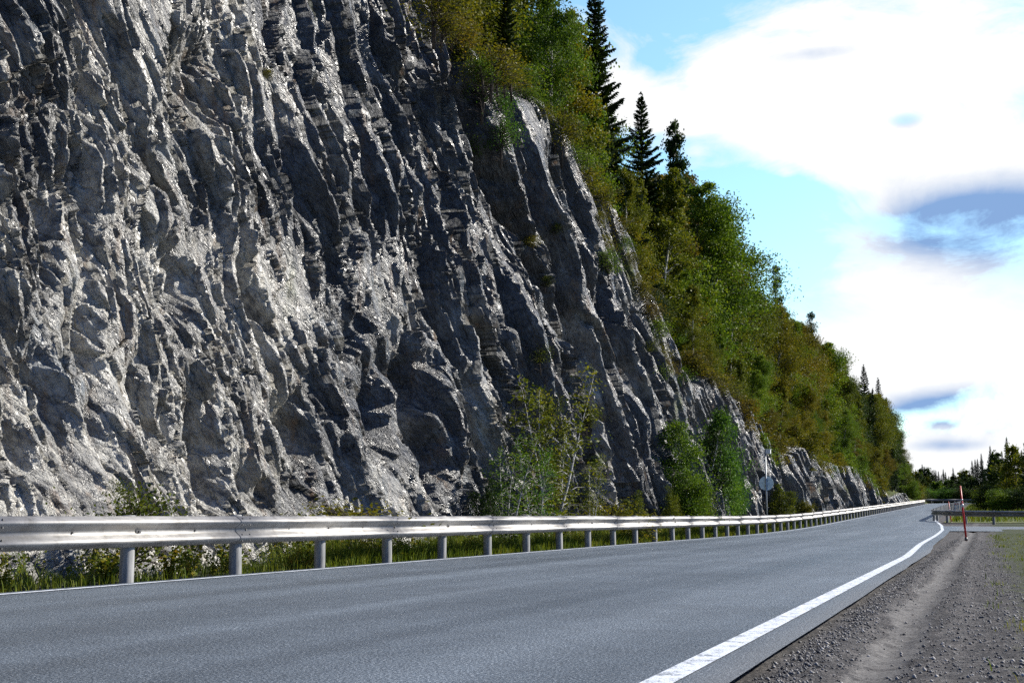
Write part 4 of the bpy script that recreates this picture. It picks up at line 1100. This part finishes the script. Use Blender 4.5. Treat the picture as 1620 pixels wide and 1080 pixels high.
# rail at the mouth of the side road: follows the main road, turns round and runs off beside the side road
cv = [(-2.6, 160.0), (-2.9, 130), (-3.0, 110), (-3.0, 95), (-2.95, 84)]
cv += [(-2.95 + 6.0 * (1 - math.cos(R(a))), 78 - 8.0 * math.sin(R(a))) for a in range(0, 91, 10)] + [(5.5, 70.0), (7.6, 71.2), (9.4, 74), (10.8, 79), (12, 88), (13, 100)]
P = smooth_line(cv, 1.0, 4)[::2]
make_rail('curved_guard_rail', [tuple(q) for q in P], +1, 'guard rail curving round from the main road into the side road', step_posts=True, bays=1)
far_pts = [(-16.5, 212), (-13, 214.5), (-8, 217.5), (-2, 221), (6, 225.5), (16, 231), (30, 236), (60, 242), (100, 246)]
make_rail('far_guard_rail', arc_pts(far_pts), +1, 'distant guard rail closing the outside of the far bend', step_posts=True)
# white marker posts on the inside of the bend
for i, (px, py) in enumerate([(1512, 806), (1516, 806), (1520, 806), (1524, 806)]):
    Y = 112.0; d = ray(px, 806); p = C0 + d * (Y / d[1]); x = p[0]; z = float(gz(Y))
    mb = MB(); mb.box((0, 0, .42), (.05, .02, .42)); mb.box((0, 0, .86), (.05, .02, .02))
    root = empty('marker_post', (x, Y, z)); tag(root, 'white marker post inside the far bend, %s from the left' % ['first', 'second', 'third', 'fourth'][i], 'marker post', 'white marker posts inside the bend')
    mb = MB(); mb.box((0, 0, .42), (.05, .02, .42)); mb.build('post', M_white, root, smooth=False)
    mb = MB(); mb.box((0, -.022, .68), (.035, .002, .07)); mb.build('reflector', M_red, root, smooth=False)
# meadow inside the bend
mt, t, b = material('meadow'); O = t.node('ShaderNodeTexCoord').outputs['Object']
t.put(b.inputs['Base Color'], t.ramp(t.noise(O, .6, 7, .7), [(.3, (.05, .07, .02)), (.55, (.11, .13, .03)), (.7, (.22, .19, .05))])); b.inputs['Roughness'].default_value = .95
t.put(b.inputs['Normal'], t.node('ShaderNodeBump', inp={'Height': t.noise(O, 5, 6, .7), 'Strength': .8, 'Distance': .2}).outputs[0])
xs_ = np.array([-2.2, -1.5, 0, 4, 12, 30, 60, 100]); ys_ = np.linspace(74, 205, 40)
Xm, Ym = np.meshgrid(xs_, ys_)
Zm = gz(Ym) - .03 + .25 * sstep(-2, 6, Xm) * sstep(74, 84, Ym) * (1 - sstep(180, 203, Ym)) + .05 * fbm(Xm / 3, Ym / 4, 801, 2)
msk = Xm
o = link('meadow', mesh_np('meadow', np.stack([Xm, Ym, Zm], -1).reshape(-1, 3), grid_faces(40, 8), 4, [mt])); tag(o, kind='structure')
# rough grass seen over the meadow
n = 9000
Xb_ = -1.8 + 28 * rs.random(n) ** 1.3; Yb = 76 + 90 * rs.random(n) ** 1.5
zb = gz(Yb) + .25 * sstep(-2, 6, Xb_) * sstep(74, 84, Yb) - .03
o = link('meadow_grass', quads_mesh('meadow_grass', blades(n, Xb_, Yb, zb, .15 + .25 * rs.random(n), .03 + 0 * Yb), M_grass)); tag(o, 'rough yellowing grass inside the far bend', 'grass', kind='stuff')
# the forest beyond the bend: (px range, top py range, distance)
def far_tree(px, pyt, Y, proto, leaf, label, group, widen=1.0):
    d = ray(px, pyt); p = C0 + d * (Y / d[1]); g0 = float(gz(Y))
    h_ = p[2] - g0
    plant(proto, (p[0], Y, g0 - .1), max(h_, 2), label, group, leaf, widen)
top_of = [(1425, 735), (1440, 742), (1450, 738), (1460, 733), (1468, 745), (1478, 742), (1486, 745), (1492, 741), (1500, 745), (1508, 743), (1520, 745), (1530, 738), (1537, 732), (1548, 728), (1565, 722), (1590, 716), (1640, 700), (1700, 690)]
tx, ty = [q[0] for q in top_of], [q[1] for q in top_of]
x = 1418.0
while x < 1700:                              # back row, mostly spruces
    x += ri.uniform(2.6, 5.0) * (1 if x < 1545 else 2.0)
    sp = ri.random() < .8
    far_tree(x, np.interp(x, tx, ty) + ri.choice([-4, 0, 3, 7]), ri.uniform(285, 330) if x < 1545 else ri.uniform(170, 240), 'far_spruce' if sp else 'far_broad', ri.choice(['dark', 'green', 'dark', 'olive']),
             'dark pointed spruce in the distant forest edge beyond the bend' if sp else 'rounded tree in the distant forest edge beyond the bend', 'spruces of the distant forest edge' if sp else 'rounded trees of the distant forest edge', .9 if sp else 1.0)
x = 1430.0
while x < 1700:                              # front row of darker broadleaved trees
    x += ri.uniform(5.5, 10) * (1 if x < 1545 else 1.8)
    far_tree(x, ri.uniform(752, 764) - max(0, x - 1545) * .12, ri.uniform(252, 275) if x < 1545 else ri.uniform(200, 225), 'far_broad', 'dark' if ri.random() < .7 else 'green',
             'dark leafy tree in front of the distant spruces', 'dark leafy trees in front of the distant spruces', 1.25)
x = 1440.0
while x < 1620:
    x += ri.uniform(5, 9)
    far_tree(x, ri.uniform(768, 776), ri.uniform(244, 250), 'bush_a', 'dark' if ri.random() < .6 else 'lush', 'low dark bush just behind the distant guard rail', 'low bushes behind the distant guard rail', 1.6)
for px, pyt, Y, lf in [(1447, 760, 215, 'gold'), (1452, 775, 210, 'rust'), (1436, 748, 215, 'olive'), (1441, 758, 205, 'green'), (1458, 778, 222, 'dark')]:
    far_tree(px, pyt, Y, 'bush_a', lf, LN[lf] + ' bush at the foot of the wood where the road bends', None, 1.1)

for px, pyt, Y, pr, lf, lab in [(1552, 716, 150, 'far_spruce', None, 'spruce at the right rim of the view behind the meadow, nearest the pole'), (1566, 704, 138, 'far_spruce', None, 'taller spruce at the right rim behind the meadow'), (1579, 712, 132, 'far_broad', 'dark', 'dark round tree between spruces at the right rim'),
        (1592, 690, 128, 'far_spruce', None, 'tallest spruce at the right rim behind the meadow'), (1606, 700, 122, 'far_broad', 'olive', 'olive tree at the very right rim'), (1622, 682, 120, 'far_spruce', None, 'last spruce cut by the right rim'), (1640, 690, 118, 'far_broad', 'dark', 'dark tree beyond the right rim')]:
    far_tree(px, pyt, Y, pr, lf, lab, None, .8 if lf is None else 1.0)
for i in range(9):
    far_tree(1556 + i * 9 + ri.uniform(-3, 3), ri.uniform(762, 776), ri.uniform(104, 118), 'bush_a', ri.choice(['dark', 'green', 'olive']), 'low bush under the trees at the right rim', 'low bushes under the trees at the right rim', 1.5)
